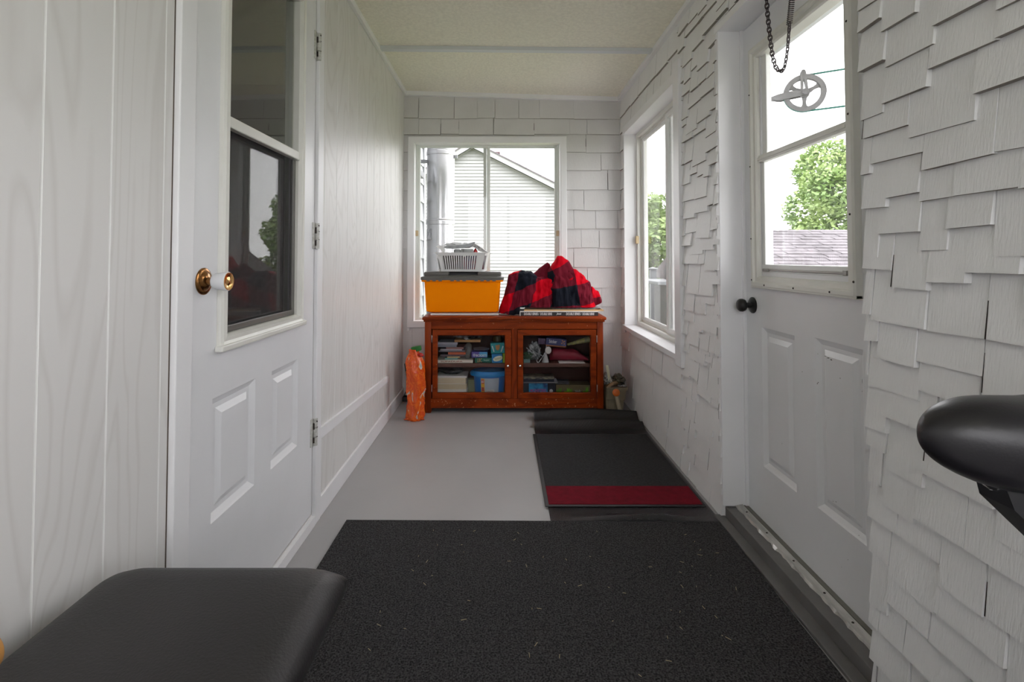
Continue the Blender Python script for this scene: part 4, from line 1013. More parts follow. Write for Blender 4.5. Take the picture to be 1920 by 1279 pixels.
def on_top():
    Yf = 3.78
    # white board under the bin
    x0, x1, za, zb = rect(807, 935, 585.5, 590, Yf)
    b = MB(); b.box(x0, x1, Yf, 4.0, ZTOP + 0.0005, ZTOP + 0.014, 0.003); tag(b.build('white_tray', M['whiteplastic']), 'flat white board under the yellow storage bin', 'board')
    zb0 = ZTOP + 0.0145
    # yellow bin
    cx = at(866.5, 540, Yf).x
    zt = at(866, 529, Yf).z; zbot = max(zb0, at(866, 586, Yf).z)
    r = root('storage_bin', (cx, Yf + 0.13, zbot), 'yellow plastic storage bin with a grey lid on the cabinet', 'bin')
    hw0 = (at(935, 580, Yf).x - at(797.5, 580, Yf).x) / 2; hw1 = (at(939.5, 530, Yf).x - at(795.3, 530, Yf).x) / 2
    yc = Yf + 0.128; D = 0.255

    def rr(hw, hd, z, rad=0.03, n=6):
        pts = []
        for (sx, sy, a0) in ((1, 1, 0), (-1, 1, 90), (-1, -1, 180), (1, -1, 270)):
            for k in range(n + 1):
                a = math.radians(a0 + 90 * k / n)
                pts.append((cx + sx * (hw - rad) + rad * math.cos(a), yc + sy * (hd - rad) + rad * math.sin(a), z))
        return pts
    b = MB(); hd0, hd1 = D / 2 - 0.014, D / 2 - 0.004
    b.loft([rr(hw0 - 0.01, hd0 - 0.01, zbot), rr(hw0, hd0, zbot + 0.008), rr(hw1, hd1, zt), rr(hw1 + 0.006, hd1 + 0.006, zt), rr(hw1 + 0.020, hd1 + 0.010, zt + 0.003), rr(hw1 + 0.020, hd1 + 0.010, zt + 0.022), rr(hw1, hd1, zt + 0.022), rr(hw0 - .01, hd0 - .01, zbot + 0.01)], True, True)
    b.build('bin_body', M['yellow'], r, 35)
    zl = zt + 0.014
    b = MB()
    b.loft([rr(hw1 + 0.024, hd1 + 0.016, zl + 0.001), rr(hw1 + 0.025, hd1 + 0.017, zl + 0.022), rr(hw1 + 0.018, hd1 + 0.010, zl + 0.026), rr(hw1 + 0.004, hd1 - 0.002, zl + 0.026), rr(hw1 + 0.002, hd1 - 0.006, zl + 0.036)], True, True)
    zh = zl + 0.062
    for (a, c) in ((794, 841), (895, 940)):
        xa, xb = at(a, 515, Yf).x, at(c, 515, Yf).x
        b.box(xa, xb, yc - hd1 + 0.006, yc + hd1 - 0.006, zl + 0.03, zh, 0.012, 3)
    b.box(at(836, 515, Yf).x, at(900, 515, Yf).x, yc + 0.0, yc + hd1 - 0.01, zl + 0.03, zh - 0.002, 0.004)
    lidp = b.build('lid', M['lid'], r, 35)
    b = MB(); b.box(at(841, 515, Yf).x + 0.002, at(895, 515, Yf).x - 0.002, yc - hd1 + 0.035, yc - 0.002, zl + 0.0365, zl + 0.050, 0.002); o = b.build('handle_recess', M['blackplastic'], lidp); o['label'] = 'black carrying handle hollow'
    for k in range(12):
        x = at(800 + k * 11.2, 526, Yf).x
        if k in (3, 7): continue
        b = MB(); b.box(x, x + 0.026, yc - hd1 - 0.0185, yc - hd1 - 0.015, zt + 0.007, zt + 0.018); b.build('lid_clip', M['lid'], lidp)
    ztop = zh
    # laundry-style basket
    q0, q1 = at(821, 513, Yf + 0.02), at(902, 475, Yf + 0.02)
    bx, by = (at(814, 475, Yf).x + at(918, 475, Yf).x) / 2, yc - 0.002
    zr = at(865, 474.5, Yf + 0.02).z
    rb = root('slatted_basket', (bx, by, ztop), 'white slatted plastic basket on the yellow bin', 'basket')
    ang = math.radians(-4)

    def br(hx, hy, z, rad=0.02, n=5):
        pts = []
        for (sx, sy, a0) in ((1, 1, 0), (-1, 1, 90), (-1, -1, 180), (1, -1, 270)):
            for k in range(n + 1):
                a = math.radians(a0 + 90 * k / n)
                u, v = sx * (hx - rad) + rad * math.cos(a), sy * (hy - rad) + rad * math.sin(a)
                pts.append((bx + u * math.cos(ang) - v * math.sin(ang), by + u * math.sin(ang) + v * math.cos(ang), z))
        return pts
    HX0, HX1, HY0, HY1 = 0.168, 0.196, 0.088, 0.105
    zb_ = ztop + 0.001
    lerp = lambda t: (HX0 + (HX1 - HX0) * t, HY0 + (HY1 - HY0) * t, zb_ + (zr - zb_) * t)
    b = MB()
    def band(t0, t1, th=0.0025):
        a, c = lerp(t0), lerp(t1)
        b.loft([br(*a), br(*c), br(c[0] - th, c[1] - th, c[2]), br(a[0] - th, a[1] - th, a[2]), br(*a)], True, False)
    band(0, 0.12); band(0.86, 1.0)
    c = lerp(1.0); b.loft([br(c[0] - .002, c[1] - .002, c[2]), br(c[0] + .008, c[1] + .008, c[2] - .001), br(c[0] + .009, c[1] + .009, c[2] + .004), br(c[0] - .003, c[1] - .003, c[2] + .005), br(c[0] - .002, c[1] - .002, c[2])], True, False)
    b.loft([br(HX0 - .002, HY0 - .002, zb_), br(HX0 - .002, HY0 - .002, zb_ + 0.003)], True, True)
    # slats on all four sides
    def pt(side, s, t, off):
        hx, hy, z = lerp(t)
        u, v = (s * (hx - 0.016), side * (hy - off)) if abs(side) == 1 else ((hx - off) * (1 if side > 0 else -1), s * (hy - 0.016))
        return (bx + u * math.cos(ang) - v * math.sin(ang), by + u * math.sin(ang) + v * math.cos(ang), z)
    for side in (-1, 1):
        ed = [-1.0 + 0.18] + [-0.82 + 1.50 * (k + 0.5) / 15 for k in range(15)] + [0.70]
        for k in range(16):
            s0 = -0.82 + 1.50 * k / 15; w_ = 0.026
            P0 = [pt(side, s0 - w_, 0.10, 0), pt(side, s0 + w_, 0.10, 0), pt(side, s0 + w_, 0.10, 0.003), pt(side, s0 - w_, 0.10, 0.003)]
            P1 = [pt(side, s0 - w_ + .01, 0.88, 0), pt(side, s0 + w_ + .01, 0.88, 0), pt(side, s0 + w_ + .01, 0.88, 0.003), pt(side, s0 - w_ + .01, 0.88, 0.003)]
            b.loft([P0, P1], True, False)
        for (sa, sb) in ((-1.0, -0.80), (0.70, 1.0)):
            P0 = [pt(side, sa, 0.10, 0), pt(side, sb, 0.10, 0), pt(side, sb, 0.10, 0.003), pt(side, sa, 0.10, 0.003)]
            P1 = [pt(side, sa, 0.88, 0), pt(side, sb, 0.88, 0), pt(side, sb, 0.88, 0.003), pt(side, sa, 0.88, 0.003)]
            b.loft([P0, P1], True, False)
    for side in (-2, 2):
        for k in range(5):
            sa = -1 + 0.42 * k; sb = sa + 0.32
            P0 = [pt(side, sa, 0.10, 0), pt(side, sb, 0.10, 0), pt(side, sb, 0.10, 0.003), pt(side, sa, 0.10, 0.003)]
            P1 = [pt(side, sa, 0.88, 0), pt(side, sb, 0.88, 0), pt(side, sb, 0.88, 0.003), pt(side, sa, 0.88, 0.003)]
            b.loft([P0, P1], True, False)
    b.build('basket_body', M['whiteplastic'], rb, 35)
    # what fills it
    zin = zb_ + 0.0045
    b = MB(); b.blob((bx - 0.082, by, zin + 0.048), (0.13, 0.11, 0.08), 5, 0.3, 2.5, 4, clip=((bx - 0.160, bx - 0.004), (by - 0.078, by + 0.070), (zin + 0.0005, zr - 0.008)))
    tag(b.build('dark_cloth', mat('brown_black_cloth', (0.05, 0.03, 0.022), 0.8, var=0.6, vscale=30)), 'dark brown cloth bundled inside the left of basket', 'cloth')
    b = MB(); b.blob((bx + 0.078, by, zin + 0.044), (0.13, 0.11, 0.07), 6, 0.3, 2.5, 4, clip=((bx, bx + 0.156), (by - 0.078, by + 0.070), (zin + 0.0005, zr - 0.012)))
    tag(b.build('coloured_pouch', mat('red_blue_cloth', (0.25, 0.012, 0.012), 0.6, col2=(0.012, 0.03, 0.12), vscale=12)), 'red and dark blue bundle inside the right of basket', 'bundle')
    # small grey power block with black dots
    p0, p1 = at(849, 474, Yf), at(885, 466, Yf)
    r = root('grey_device', ((p0.x + p1.x) / 2, Yf + 0.08, zr - 0.03), 'pale grey plastic device lying atop the basket filling', 'device')
    b = MB(); b.box(p0.x, p0.x + 0.052, Yf + 0.06, Yf + 0.12, zr - 0.020, at(860, 467, Yf).z, 0.012, 3); b.box(p0.x + 0.056, p1.x + 0.004, Yf + 0.06, Yf + 0.12, zr - 0.020, at(860, 466.5, Yf).z, 0.003)
    b.build('casing', simple((0.40, 0.41, 0.40), 0.4), r, 40)
    b = MB()
    for k in range(4): b.box(p0.x + 0.072, p0.x + 0.078, Yf + 0.0595, Yf + 0.061, zr + 0.004 + k * 0.008, zr + 0.008 + k * 0.008)
    b.build('button', M['boxblack'], r)
    # red bulb
    c = at(890.5, 470.5, Yf)
    b = MB(); b.lathe([(0.001, -0.03), (0.014, -0.02), (0.016, -0.004), (0.010, 0.010), (0.004, 0.02), (0.001, 0.022)], (c.x, Yf + 0.075, c.z), (0, 0, 1), 18)
    tag(b.build('red_ornament', simple((0.42, 0.01, 0.012), 0.2), None, 50), 'small glossy red bulb on top of basket', 'ornament')
    # white carrier bag on the left, grey folded papers and flaps over the top
    def heap(px0, px1, py0, py1, yoff, dep, m, name, label, cat, seed, amp=0.35, tilt=0.0, sub=4):
        p0, p1 = at(px0, py1, Yf + yoff), at(px1, py0, Yf + yoff); c = (p0 + p1) / 2
        b = MB(); b.blob((c.x, Yf + yoff + dep / 2, c.z), ((p1.x - p0.x) / 2, dep / 2, (p1.z - p0.z) / 2), seed, amp, 2.6, sub)
        if tilt:
            mt = Matrix.Translation(c) @ Matrix.Rotation(tilt, 4, 'Y') @ Matrix.Translation(-c)
            bmesh.ops.transform(b.bm, matrix=mt, verts=b.bm.verts)
        for v in b.bm.verts: v.co.z = max(v.co.z, zr - 0.006)
        return tag(b.build(name, m, None, 40), label, cat)
    b = MB(); zz = zr + 0.002
    P = [at(818, 462, Yf + .05), at(822, 460, Yf + .05), at(831, 461, Yf + .05), at(831.5, 466, Yf + .05), at(833, 469, Yf + .05), at(833, 472.3, Yf + .05), at(829, 472.3, Yf + .05), at(825, 467, Yf + .05), at(820, 464.5, Yf + .05)]
    b.prism([p - Vector((0, 0.01, 0)) for p in P], (0, 0.09, 0))
    tag(b.build('carrier_bag', mat('white_carrier_film', (0.78, 0.78, 0.78), 0.3, bump=0.6, bscale=50), None, 40), 'white carrier bag end hanging out of the basket left side', 'bag')
    heap(836, 884, 454.5, 465, 0.125, 0.08, mat('white_film', (0.74, 0.75, 0.76), 0.3, bump=0.5, bscale=60), 'white_plastic_sheet', 'white crumpled plastic topping the basket heap', 'sheet', 41, 0.4, 0.03)
    # folded newspaper: rounded fold to the left, tapering to the right
    def fold(px, top, bot): return [at(px, top, Yf + .03), at(px, bot, Yf + .03)]
    b = MB(); rings = []
    for px, top, bot in ((832, 463.4, 463.8), (834, 461.5, 465), (839, 460.5, 466.3), (848, 460, 466.8), (860, 459.6, 466.3), (870, 458.6, 465), (878, 456.5, 462.5), (885, 454.5, 459.5), (890, 453.6, 457)):
        t_, b_ = at(px, top, Yf + .03), at(px, bot, Yf + .03)
        rings.append([(b_.x, b_.y, b_.z), (t_.x, t_.y + .002, t_.z), (t_.x, t_.y + .085, t_.z + .004), (b_.x, b_.y + .085, b_.z + .004)])
    b.loft(rings)
    tag(b.build('folded_newspaper', M['news'], None, 40), 'grey folded newspaper lying across the basket top', 'newspaper')
    b = MB(); rings = []
    for px, top, bot in ((884, 456, 461), (888, 456.5, 463), (893, 458.5, 466), (899, 462.5, 471), (905, 466.5, 474), (911, 471, 475), (915, 474, 475.3)):
        t_, b_ = at(px, top, Yf + .06), at(px, bot, Yf + .06)
        rings.append([(b_.x, b_.y, max(b_.z, zr + .006)), (t_.x, t_.y + .002, max(t_.z, zr + .009)), (t_.x, t_.y + .08, max(t_.z, zr + .009) + .004), (b_.x, b_.y + .08, max(b_.z, zr + .006) + .004)])
    b.loft(rings)
    tag(b.build('grey_envelope', mat('grey_flap', (0.50, 0.50, 0.49), 0.6, var=0.6, vscale=60), None, 40), 'grey envelope sloping down the right side of basket', 'envelope')

    # long flat game box, wooden board, paper
    Yg = 3.745
    r, x0, x1, z0, z1 = carton('flat_game_box', (975, 1121.5), (584, 593), Yg, 0.22, M['boxblack'], 'long flat black game box with white lettering on cabinet', 'game', ZTOP + 0.0006)
    b = MB(); b.box(x0 - 0.0005, x0 + 0.003, Yg - 0.001, Yg + 0.219, z0, z1 - 0.003); b.box(x0 - 0.0005, x1 + 0.0005, Yg - 0.001, Yg + 0.22, z1 - 0.0045, z1 + 0.0006); b.build('white_edge', M['white'], r)
    wx = x1 - x0
    zz0, zz1 = z0 + 0.005, z1 - 0.0095
    for body, a, c, sh in (('DOUBLE SERIES /', 0.05, 0.245, 0.15), ('DOUBLE SERIE', 0.26, 0.41, 0), ('Jouet', 0.465, 0.53, 0.35), ('DOUBLE SERIES /', 0.59, 0.785, 0.15), ('DOUBLE SERIE', 0.80, 0.95, 0)):
        lettering(body, x0 + wx * a, x0 + wx * c, zz0, zz1, Yg - 0.0008, M['white'], r, shear=sh, bold=0.02)
    zbt = z1 + 0.001
    xb1 = at(1132.5, 585, Yg).x
    b = MB(); b.prism([(x0 + 0.03, Yg + 0.004, zbt), (xb1, Yg + 0.010, zbt), (xb1 - 0.02, Yg + 0.24, zbt), (x0 + 0.05, Yg + 0.23, zbt)], (0, 0, 0.0115))
    tag(b.build('wooden_board', M['board']), 'thin pale wooden board lying on the black game box', 'board')
    zp = zbt + 0.012
    b = MB()
    def pf(i, j):
        x = at(1036, 578, Yg).x + (at(1131, 578, Yg).x - at(1036, 578, Yg).x) * i
        return (x, Yg + 0.03 + 0.16 * j, zp + 0.002 + 0.010 * abs(noise.noise(Vector((i * 6, j * 3, 1)))))
    b.grid(pf, 30, 8); o = b.build('leaflet', mat('printed_paper', (0.72, 0.70, 0.68), 0.6, col2=(0.20, 0.17, 0.17), vscale=40), None, 50)
    md = o.modifiers.new('thickness', 'SOLIDIFY'); md.thickness = 0.0015; md.offset = 1
    tag(o, 'crinkled printed leaflet poking out under the plaid blanket', 'leaflet')
    blanket(zp)


def blanket(zp):
    m = bpy.data.materials.new('buffalo_plaid'); m.use_nodes = True
    nt, N, L, P = nodes_of(m); P.inputs['Roughness'].default_value = 0.9; P.inputs['Specular IOR Level'].default_value = 0.08
    uv = N.new('ShaderNodeUVMap'); sp = N.new('ShaderNodeSeparateXYZ'); L.new(uv.outputs[0], sp.inputs[0])
    odd = []
    for k in (0, 1):
        a = N.new('ShaderNodeMath'); a.operation = 'MODULO'; a.inputs[1].default_value = 2.0; L.new(sp.outputs[k], a.inputs[0])
        g = N.new('ShaderNodeMath'); g.operation = 'GREATER_THAN'; g.inputs[1].default_value = 1.0; L.new(a.outputs[0], g.inputs[0]); odd.append(g.outputs[0])
    c1 = N.new('ShaderNodeMixRGB'); c1.inputs[1].default_value = (0.15, 0.010, 0.022, 1); c1.inputs[2].default_value = (0.56, 0.003, 0.014, 1)
    c2 = N.new('ShaderNodeMixRGB'); c2.inputs[1].default_value = (0.012, 0.014, 0.022, 1); c2.inputs[2].default_value = (0.15, 0.010, 0.022, 1)
    c3 = N.new('ShaderNodeMixRGB')
    L.new(odd[0], c1.inputs[0]); L.new(odd[0], c2.inputs[0]); L.new(odd[1], c3.inputs[0]); L.new(c1.outputs[0], c3.inputs[1]); L.new(c2.outputs[0], c3.inputs[2])
    L.new(c3.outputs[0], P.inputs['Base Color'])
    tc = N.new('ShaderNodeTexCoord'); nz = N.new('ShaderNodeTexNoise'); nz.inputs['Scale'].default_value = 40; bp = N.new('ShaderNodeBump'); bp.inputs['Strength'].default_value = 0.35; bp.inputs['Distance'].default_value = 0.006
    L.new(tc.outputs['Object'], nz.inputs['Vector']); L.new(nz.outputs['Fac'], bp.inputs['Height']); L.new(bp.outputs[0], P.inputs['Normal'])
    K = 9.133
    def w(x, y, Y): return at(930 + x / K, 460 + y / K, Y)
    def plaid(o, ea, eb):
        """o = crossing of four checks, ea/eb = one-check steps along the cloth (crop units)"""
        det = ea[0] * eb[1] - ea[1] * eb[0]
        def q(x, y):
            dx, dy = x - o[0], y - o[1]
            return ((dx * eb[1] - dy * eb[0]) / det, (ea[0] * dy - ea[1] * dx) / det)
        return q
    b = MB(); bm = b.bm
    def lobe(crest, base, y0, y1, pq, seed, wr=0.010, nx=90, ny=56, bulge=0.75, fold=0.0):
        x0, x1 = crest[0][0], crest[-1][0]
        def ip(tab, x):
            for (a, ya), (c, yc) in zip(tab, tab[1:]):
                if x <= c: 
                    t = (x - a) / (c - a); t = t * t * (3 - 2 * t) * .5 + t * .5
                    return ya + (yc - ya) * t
            return tab[-1][1]
        lay = bm.loops.layers.uv.verify()
        V = []; U = []
        for i in range(nx + 1):
            x = x0 + (x1 - x0) * i / nx; yt = ip(crest, x); yb_ = ip(base, x)
            ei = min(1, 6 * i / nx + 0.05, 6 * (nx - i) / nx + 0.05) ** 0.5
            row = []; ur = []
            for j in range(ny + 1):
                th = math.pi * 1.25 * j / ny - 0.25 * math.pi * 0
                s_ = math.sin(min(th, math.pi)) ; c_ = math.cos(min(th, math.pi * 1.0))
                fy = 1 - abs(c_) ** 2.2 if c_ > 0 else 1.0
                hz = (1 - max(0.0, c_)) if c_ > 0 else 1.0
                hz = s_ ** bulge if c_ > 0 else 1 - 0.9 * (1 - s_)
                ym, yd = (y0 + y1) / 2, (y1 - y0) / 2
                yy = ym - yd * c_ * ei
                px_, py_ = x, yb_ + (yt - yb_) * hz
                n3 = Vector((x * 0.006, yy * 9, py_ * 0.006)) + Vector((seed * 4.1, seed, 0))
                dis = wr * (noise.noise(n3) + 0.6 * noise.noise(n3 * 2.6) + 0.35 * abs(noise.noise(n3 * 5)))
                if fold: dis += fold * math.sin((x * 0.55 + py_ * 0.9) * 0.035 + 3 * noise.noise(n3 * 0.6)) * 0.5
                p = w(px_, py_, YB0)
                p = Vector((p.x, yy - dis * (1 if c_ > 0 else 0), p.z + dis * 0.5))
                if p.z < zfloor(px_): p.z = zfloor(px_)
                row.append(bm.verts.new(p)); ur.append((px_ + dis * 900, py_ - (0 if c_ >= 0 else (-c_) * 320)))
            V.append(row); U.append(ur)
        for i in range(nx):
            for j in range(ny):
                f = bm.faces.new((V[i][j], V[i + 1][j], V[i + 1][j + 1], V[i][j + 1])); f.smooth = True
                for lp, (a, c) in zip(f.loops, ((i, j), (i + 1, j), (i + 1, j + 1), (i, j + 1))):
                    q = pq(*U[a][c]); lp[lay].uv = (q[0] + 20, q[1] + 20)
    YB0 = 3.83
    zfloor = lambda x: (zp + 0.014) if x > 400 else (ZTOP + 0.001)
    # checks: even/odd along a = maroon/red ; along b = red row / black row
    pL = plaid((605, 965), (380, -150), (-85, 325))     # cell (0,-1) right of the crossing and above is red
    pR = plaid((1372, 672), (450, -85), (50, 345))
    base = [(0, 1165), (420, 1170), (1850, 1075)]
    L1 = [(45, 1140), (70, 1060), (130, 880), (175, 740), (215, 520), (330, 450), (480, 438), (600, 460), (720, 520), (840, 545), (930, 535), (1010, 600), (1080, 800)]
    R1 = [(880, 760), (905, 560), (935, 470), (1060, 408), (1200, 392), (1340, 405), (1500, 500), (1605, 620), (1645, 740), (1680, 900), (1715, 1010)]
    C1 = [(880, 460), (900, 420), (985, 290), (1060, 186), (1120, 182), (1230, 250), (1340, 405), (1420, 520)]
    D1 = [(620, 500), (660, 470), (760, 385), (890, 292), (932, 320), (960, 420)]
    E1 = [(1600, 780), (1640, 715), (1750, 780), (1800, 890), (1808, 960)]
    A = lambda pq, da, db: (lambda x, y: (pq(x, y)[0] + da, pq(x, y)[1] + db))
    lobe(L1, base, 3.765, 4.02, A(pL, 1, 1), 1, 0.022, 120, 64, 0.7, fold=0.007)
    lobe(R1, base, 3.755, 4.01, A(pR, 1, 1), 2, 0.021, 120, 64, 0.7, fold=0.006)
    YB0 = 3.87
    lobe(C1, [(0, 700), (1850, 640)], 3.80, 3.96, A(plaid((960, 430), (330, -190), (110, 250)), 1, 1), 3, 0.012, 40, 30, 0.9, fold=0.004)
    lobe(D1, [(0, 640), (1850, 640)], 3.86, 3.98, A(plaid((560, 300), (700, -300), (200, 900)), 0, 0), 4, 0.010, 30, 24, 0.9)
    YB0 = 3.84
    lobe(E1, [(0, 1030), (1700, 1015), (1850, 960)], 3.79, 3.92, A(plaid((1600, 900), (260, -40), (40, 170)), 1, 1), 5, 0.016, 30, 26, 0.7, fold=0.008)
    o = b.build('plaid_blanket', m, None, None)
    tag(o, 'red and black plaid blanket bundled on the cabinet top', 'blanket')


on_top()


# ------------------------------------------------------------------ beside the cabinet
def beside():
    # orange bag, upright, with green clip
    Yb = 3.545; cx = at(779, 700, Yb).x
    r = root('orange_bag', (cx, Yb, 0), 'tall orange plastic bag standing left of the cabinet', 'bag')
    prof = [(0.0, 0.050, 0.040), (0.02, 0.060, 0.046), (0.08, 0.055, 0.044), (0.16, 0.056, 0.043), (0.24, 0.060, 0.044), (0.31, 0.062, 0.044), (0.37, 0.060, 0.042), (0.41, 0.056, 0.038), (0.435, 0.046, 0.030), (0.455, 0.030, 0.022), (0.47, 0.030, 0.02), (0.485, 0.032, 0.02)]
    def ip(z):
        for (a, r1, r2), (c, r3, r4) in zip(prof, prof[1:]):
            if z <= c:
                t = (z - a) / (c - a); return r1 + (r3 - r1) * t, r2 + (r4 - r2) * t
        return prof[-1][1:]
    b = MB(); rings = []
    for i in range(90):
        z = 0.485 * i / 89; rx, ry = ip(z); ring = []
        for k in range(64):
            a = 2 * math.pi * k / 64
            n3 = Vector((math.cos(a) * 1.5, math.sin(a) * 1.5, z * 9 + 0.8 * a))
            d = 0.004 * noise.noise(n3 * 2) + 0.006 * abs(noise.noise(n3 * 3.1)) + 0.004 * math.sin(6 * a + z * 34 + 2 * noise.noise(n3))
            xo = 0.010 * math.sin(z * 9) * (z / 0.5)
            ring.append((cx + xo + (rx + d * 1.5) * math.cos(a), Yb + (ry + d) * math.sin(a), max(0.0005, z)))
        rings.append(ring)
    b.loft(rings)
    for (s, dx) in ((-1, -0.022), (1, 0.016)):
        b.tube([(cx + s * 0.045, Yb - 0.02, 0.012), (cx + s * 0.060, Yb - 0.025, 0.010), (cx + s * 0.060 + dx * 0.6, Yb - 0.028, 0.009)], lambda t: 0.009 * (1.05 - t * 0.8), 8)
    m = bpy.data.materials.new('orange_film'); m.use_nodes = True
    nt, N, L, P = nodes_of(m); P.inputs['Roughness'].default_value = 0.25
    tc = N.new('ShaderNodeTexCoord'); mp = N.new('ShaderNodeMapping'); mp.inputs['Scale'].default_value = (14, 14, 7); mp.inputs['Rotation'].default_value = (0.3, 0.5, 0)
    nz = N.new('ShaderNodeTexNoise'); nz.inputs['Scale'].default_value = 1.0; nz.inputs['Detail'].default_value = 3; nz.inputs['Distortion'].default_value = 1.2
    cr = N.new('ShaderNodeValToRGB'); e = cr.color_ramp.elements
    e[0].position = 0.0; e[0].color = (0.42, 0.03, 0.004, 1); e[1].position = 0.36; e[1].color = (0.70, 0.085, 0.006, 1)
    for p, c in ((0.375, (0.62, 0.05, 0.006, 1)), (0.43, (0.75, 0.12, 0.01, 1)), (0.44, (0.62, 0.05, 0.006, 1)), (0.50, (0.80, 0.15, 0.01, 1)), (0.555, (0.66, 0.05, 0.006, 1)), (0.62, (0.80, 0.22, 0.02, 1)), (0.635, (0.62, 0.58, 0.54, 1)), (0.665, (0.36, 0.36, 0.30, 1)), (0.675, (0.75, 0.09, 0.008, 1)), (0.75, (0.80, 0.20, 0.02, 1))):
        q = e.new(p); q.color = c
    L.new(tc.outputs['Object'], mp.inputs[0]); L.new(mp.outputs[0], nz.inputs['Vector']); L.new(nz.outputs['Fac'], cr.inputs[0]); L.new(cr.outputs[0], P.inputs['Base Color'])
    b.build('bag_body', m, r, 60)
    b = MB(); b.blob((cx + 0.036, Yb - 0.01, 0.448), (0.024, 0.016, 0.014), 3, 0.3, 2, 2); b.build('side_knot', simple((0.42, 0.012, 0.012), 0.3), r, 60)
    b = MB(); b.loft([[(cx + 0.004 + (rx) * math.cos(2 * math.pi * k / 20), Yb + 0.02 * math.sin(2 * math.pi * k / 20), z + 0.006 * math.cos(2 * math.pi * k / 20)) for k in range(20)] for z, rx in ((0.472, 0.034), (0.476, 0.038), (0.498, 0.036), (0.506, 0.033))])
    o = b.build('green_tie', simple((0.008, 0.13, 0.012), 0.5), r, 50); o['label'] = 'green tie round the neck'
    # beige tub right of the cabinet
    Yt = 3.665
    r = root('beige_tub', (0.82, Yt + 0.12, 0), 'beige plastic tub in the corner right of the cabinet', 'tub')
    def rr(x0, x1, y0, y1, z, rad=0.02, n=5):
        pts = []
        for (qx, qy, a0) in ((x1 - rad, y1 - rad, 0), (x0 + rad, y1 - rad, 90), (x0 + rad, y0 + rad, 180), (x1 - rad, y0 + rad, 270)):
            for k in range(n + 1):
                a = math.radians(a0 + 90 * k / n); pts.append((qx + rad * math.cos(a), qy + rad * math.sin(a), z))
        return pts
    X0 = 0.742
    m = mat('beige_plastic', (0.20, 0.168, 0.112), 0.5, var=0.1)
    b = MB(); b.loft([rr(X0 + 0.004, 0.868, Yt + 0.02, Yt + 0.22, 0.001), rr(X0 + 0.002, 0.876, Yt + 0.012, Yt + 0.226, 0.098), rr(X0, 0.884, Yt, Yt + 0.23, 0.104), rr(X0, 0.890, Yt - 0.004, Yt + 0.234, 0.168), rr(X0, 0.897, Yt - 0.010, Yt + 0.238, 0.170), rr(X0, 0.900, Yt - 0.012, Yt + 0.240, 0.190), rr(X0 + .006, 0.890, Yt - 0.004, Yt + 0.232, 0.192), rr(X0 + .008, 0.876, Yt + 0.01, Yt + 0.22, 0.150)])
    b.build('tub_body', m, r, 35)
    b = MB(); b.box(X0 + 0.012, X0 + 0.062, Yt + 0.002, Yt + 0.02, 0.010, 0.082, 0.006, 3); b.build('foot_panel', m, r, 35)
    # beige tube with an orange end cap leaning on it
    r = root('toy_tube', (0.85, Yt - 0.03, 0), 'beige tube with an orange round cap leaning on the beige tub', 'toy')
    p0, p1 = at(1162.5, 772, Yt - 0.045), at(1154.5, 737, Yt - 0.03)
    p0.z = max(p0.z, 0.022)
    b = MB(); b.tube([p0, (p0 + p1) / 2, p1], 0.0145, 20); b.build('tube', mat('beige_tube', (0.33, 0.275, 0.19), 0.4), r, 50)
    b = MB(); b.lathe([(0.001, -0.012), (0.022, -0.012), (0.026, -0.004), (0.026, 0.006), (0.020, 0.011), (0.009, 0.012), (0.007, 0.009), (0.001, 0.009)], p1 + Vector((0, -0.012, 0.006)), (0, -1, 0.1), 28)
    o = b.build('end_cap', simple((0.55, 0.12, 0.015), 0.35), r, 40); o['label'] = 'orange round end cap'
    # green ring, red scrap
    c = at(1165, 772, Yt - 0.065)
    b = MB(); b.tube([(c.x + 0.046 * math.cos(a), c.y + 0.022 * math.sin(a) - 0.004, 0.0075 + 0.014 * (0.5 - 0.5 * math.sin(-a)) * 0 + 0.010 * (1 + math.sin(a)) * 0.5 + 0.006 * abs(math.cos(a))) for a in [2 * math.pi * k / 40 for k in range(40)]], 0.0062, 10, closed=True)
    tag(b.build('green_ring', simple((0.02, 0.22, 0.07), 0.35), None, 60), 'green plastic ring at the foot of the beige tub', 'ring')
    c = at(1180, 772, Yt)
    b = MB(); b.blob((c.x, Yt + 0.01, 0.012), (0.020, 0.014, 0.012), 4, 0.3, 2, 2, flat=0.95); tag(b.build('red_ball', simple((0.14, 0.01, 0.012), 0.5), None, 60), 'small dark red lump in the corner beside green ring', 'toy')
    # what lies on top of the tub
    c = at(1141, 722, Yt)
    b = MB(); b.blob((0.766, Yt + 0.09, 0.232), (0.026, 0.07, 0.042), 31, 0.45, 2.6, 4, flat=0.92)
    tag(b.build('clear_bag', mat('clear_crumple', (0.52, 0.53, 0.50), 0.25, col2=(0.16, 0.16, 0.14), vscale=26), None, 50), 'crumpled clear bag on the tub against the cabinet', 'bag')
    r = root('dark_bag', (0.845, Yt + 0.09, 0.192), 'dark bag with white print lying on the beige tub', 'bag')
    b = MB(); b.blob((0.852, Yt + 0.09, 0.226), (0.042, 0.08, 0.036), 17, 0.35, 2.2, 4, flat=0.9)
    b.build('bag_body', mat('olive_black_film', (0.02, 0.02, 0.016), 0.35, col2=(0.13, 0.12, 0.08), vscale=26), r, 50)
    lettering('COUP BEST', 0.826, 0.886, 0.199, 0.209, Yt - 0.002, M['white'], r)
    b = MB(); p = [at(1137, 726, Yt + 0.005), at(1146, 718, Yt + 0.005), at(1157, 716.5, Yt + 0.0), at(1160, 719, Yt + 0.0), at(1150, 722, Yt), at(1143, 727, Yt)]
    b.prism([q + Vector((0, 0, 0)) for q in p], (0, 0.03, 0)); tag(b.build('brown_scrap', simple((0.16, 0.08, 0.02))), 'brown curled scrap at the front of tub top', 'scrap')
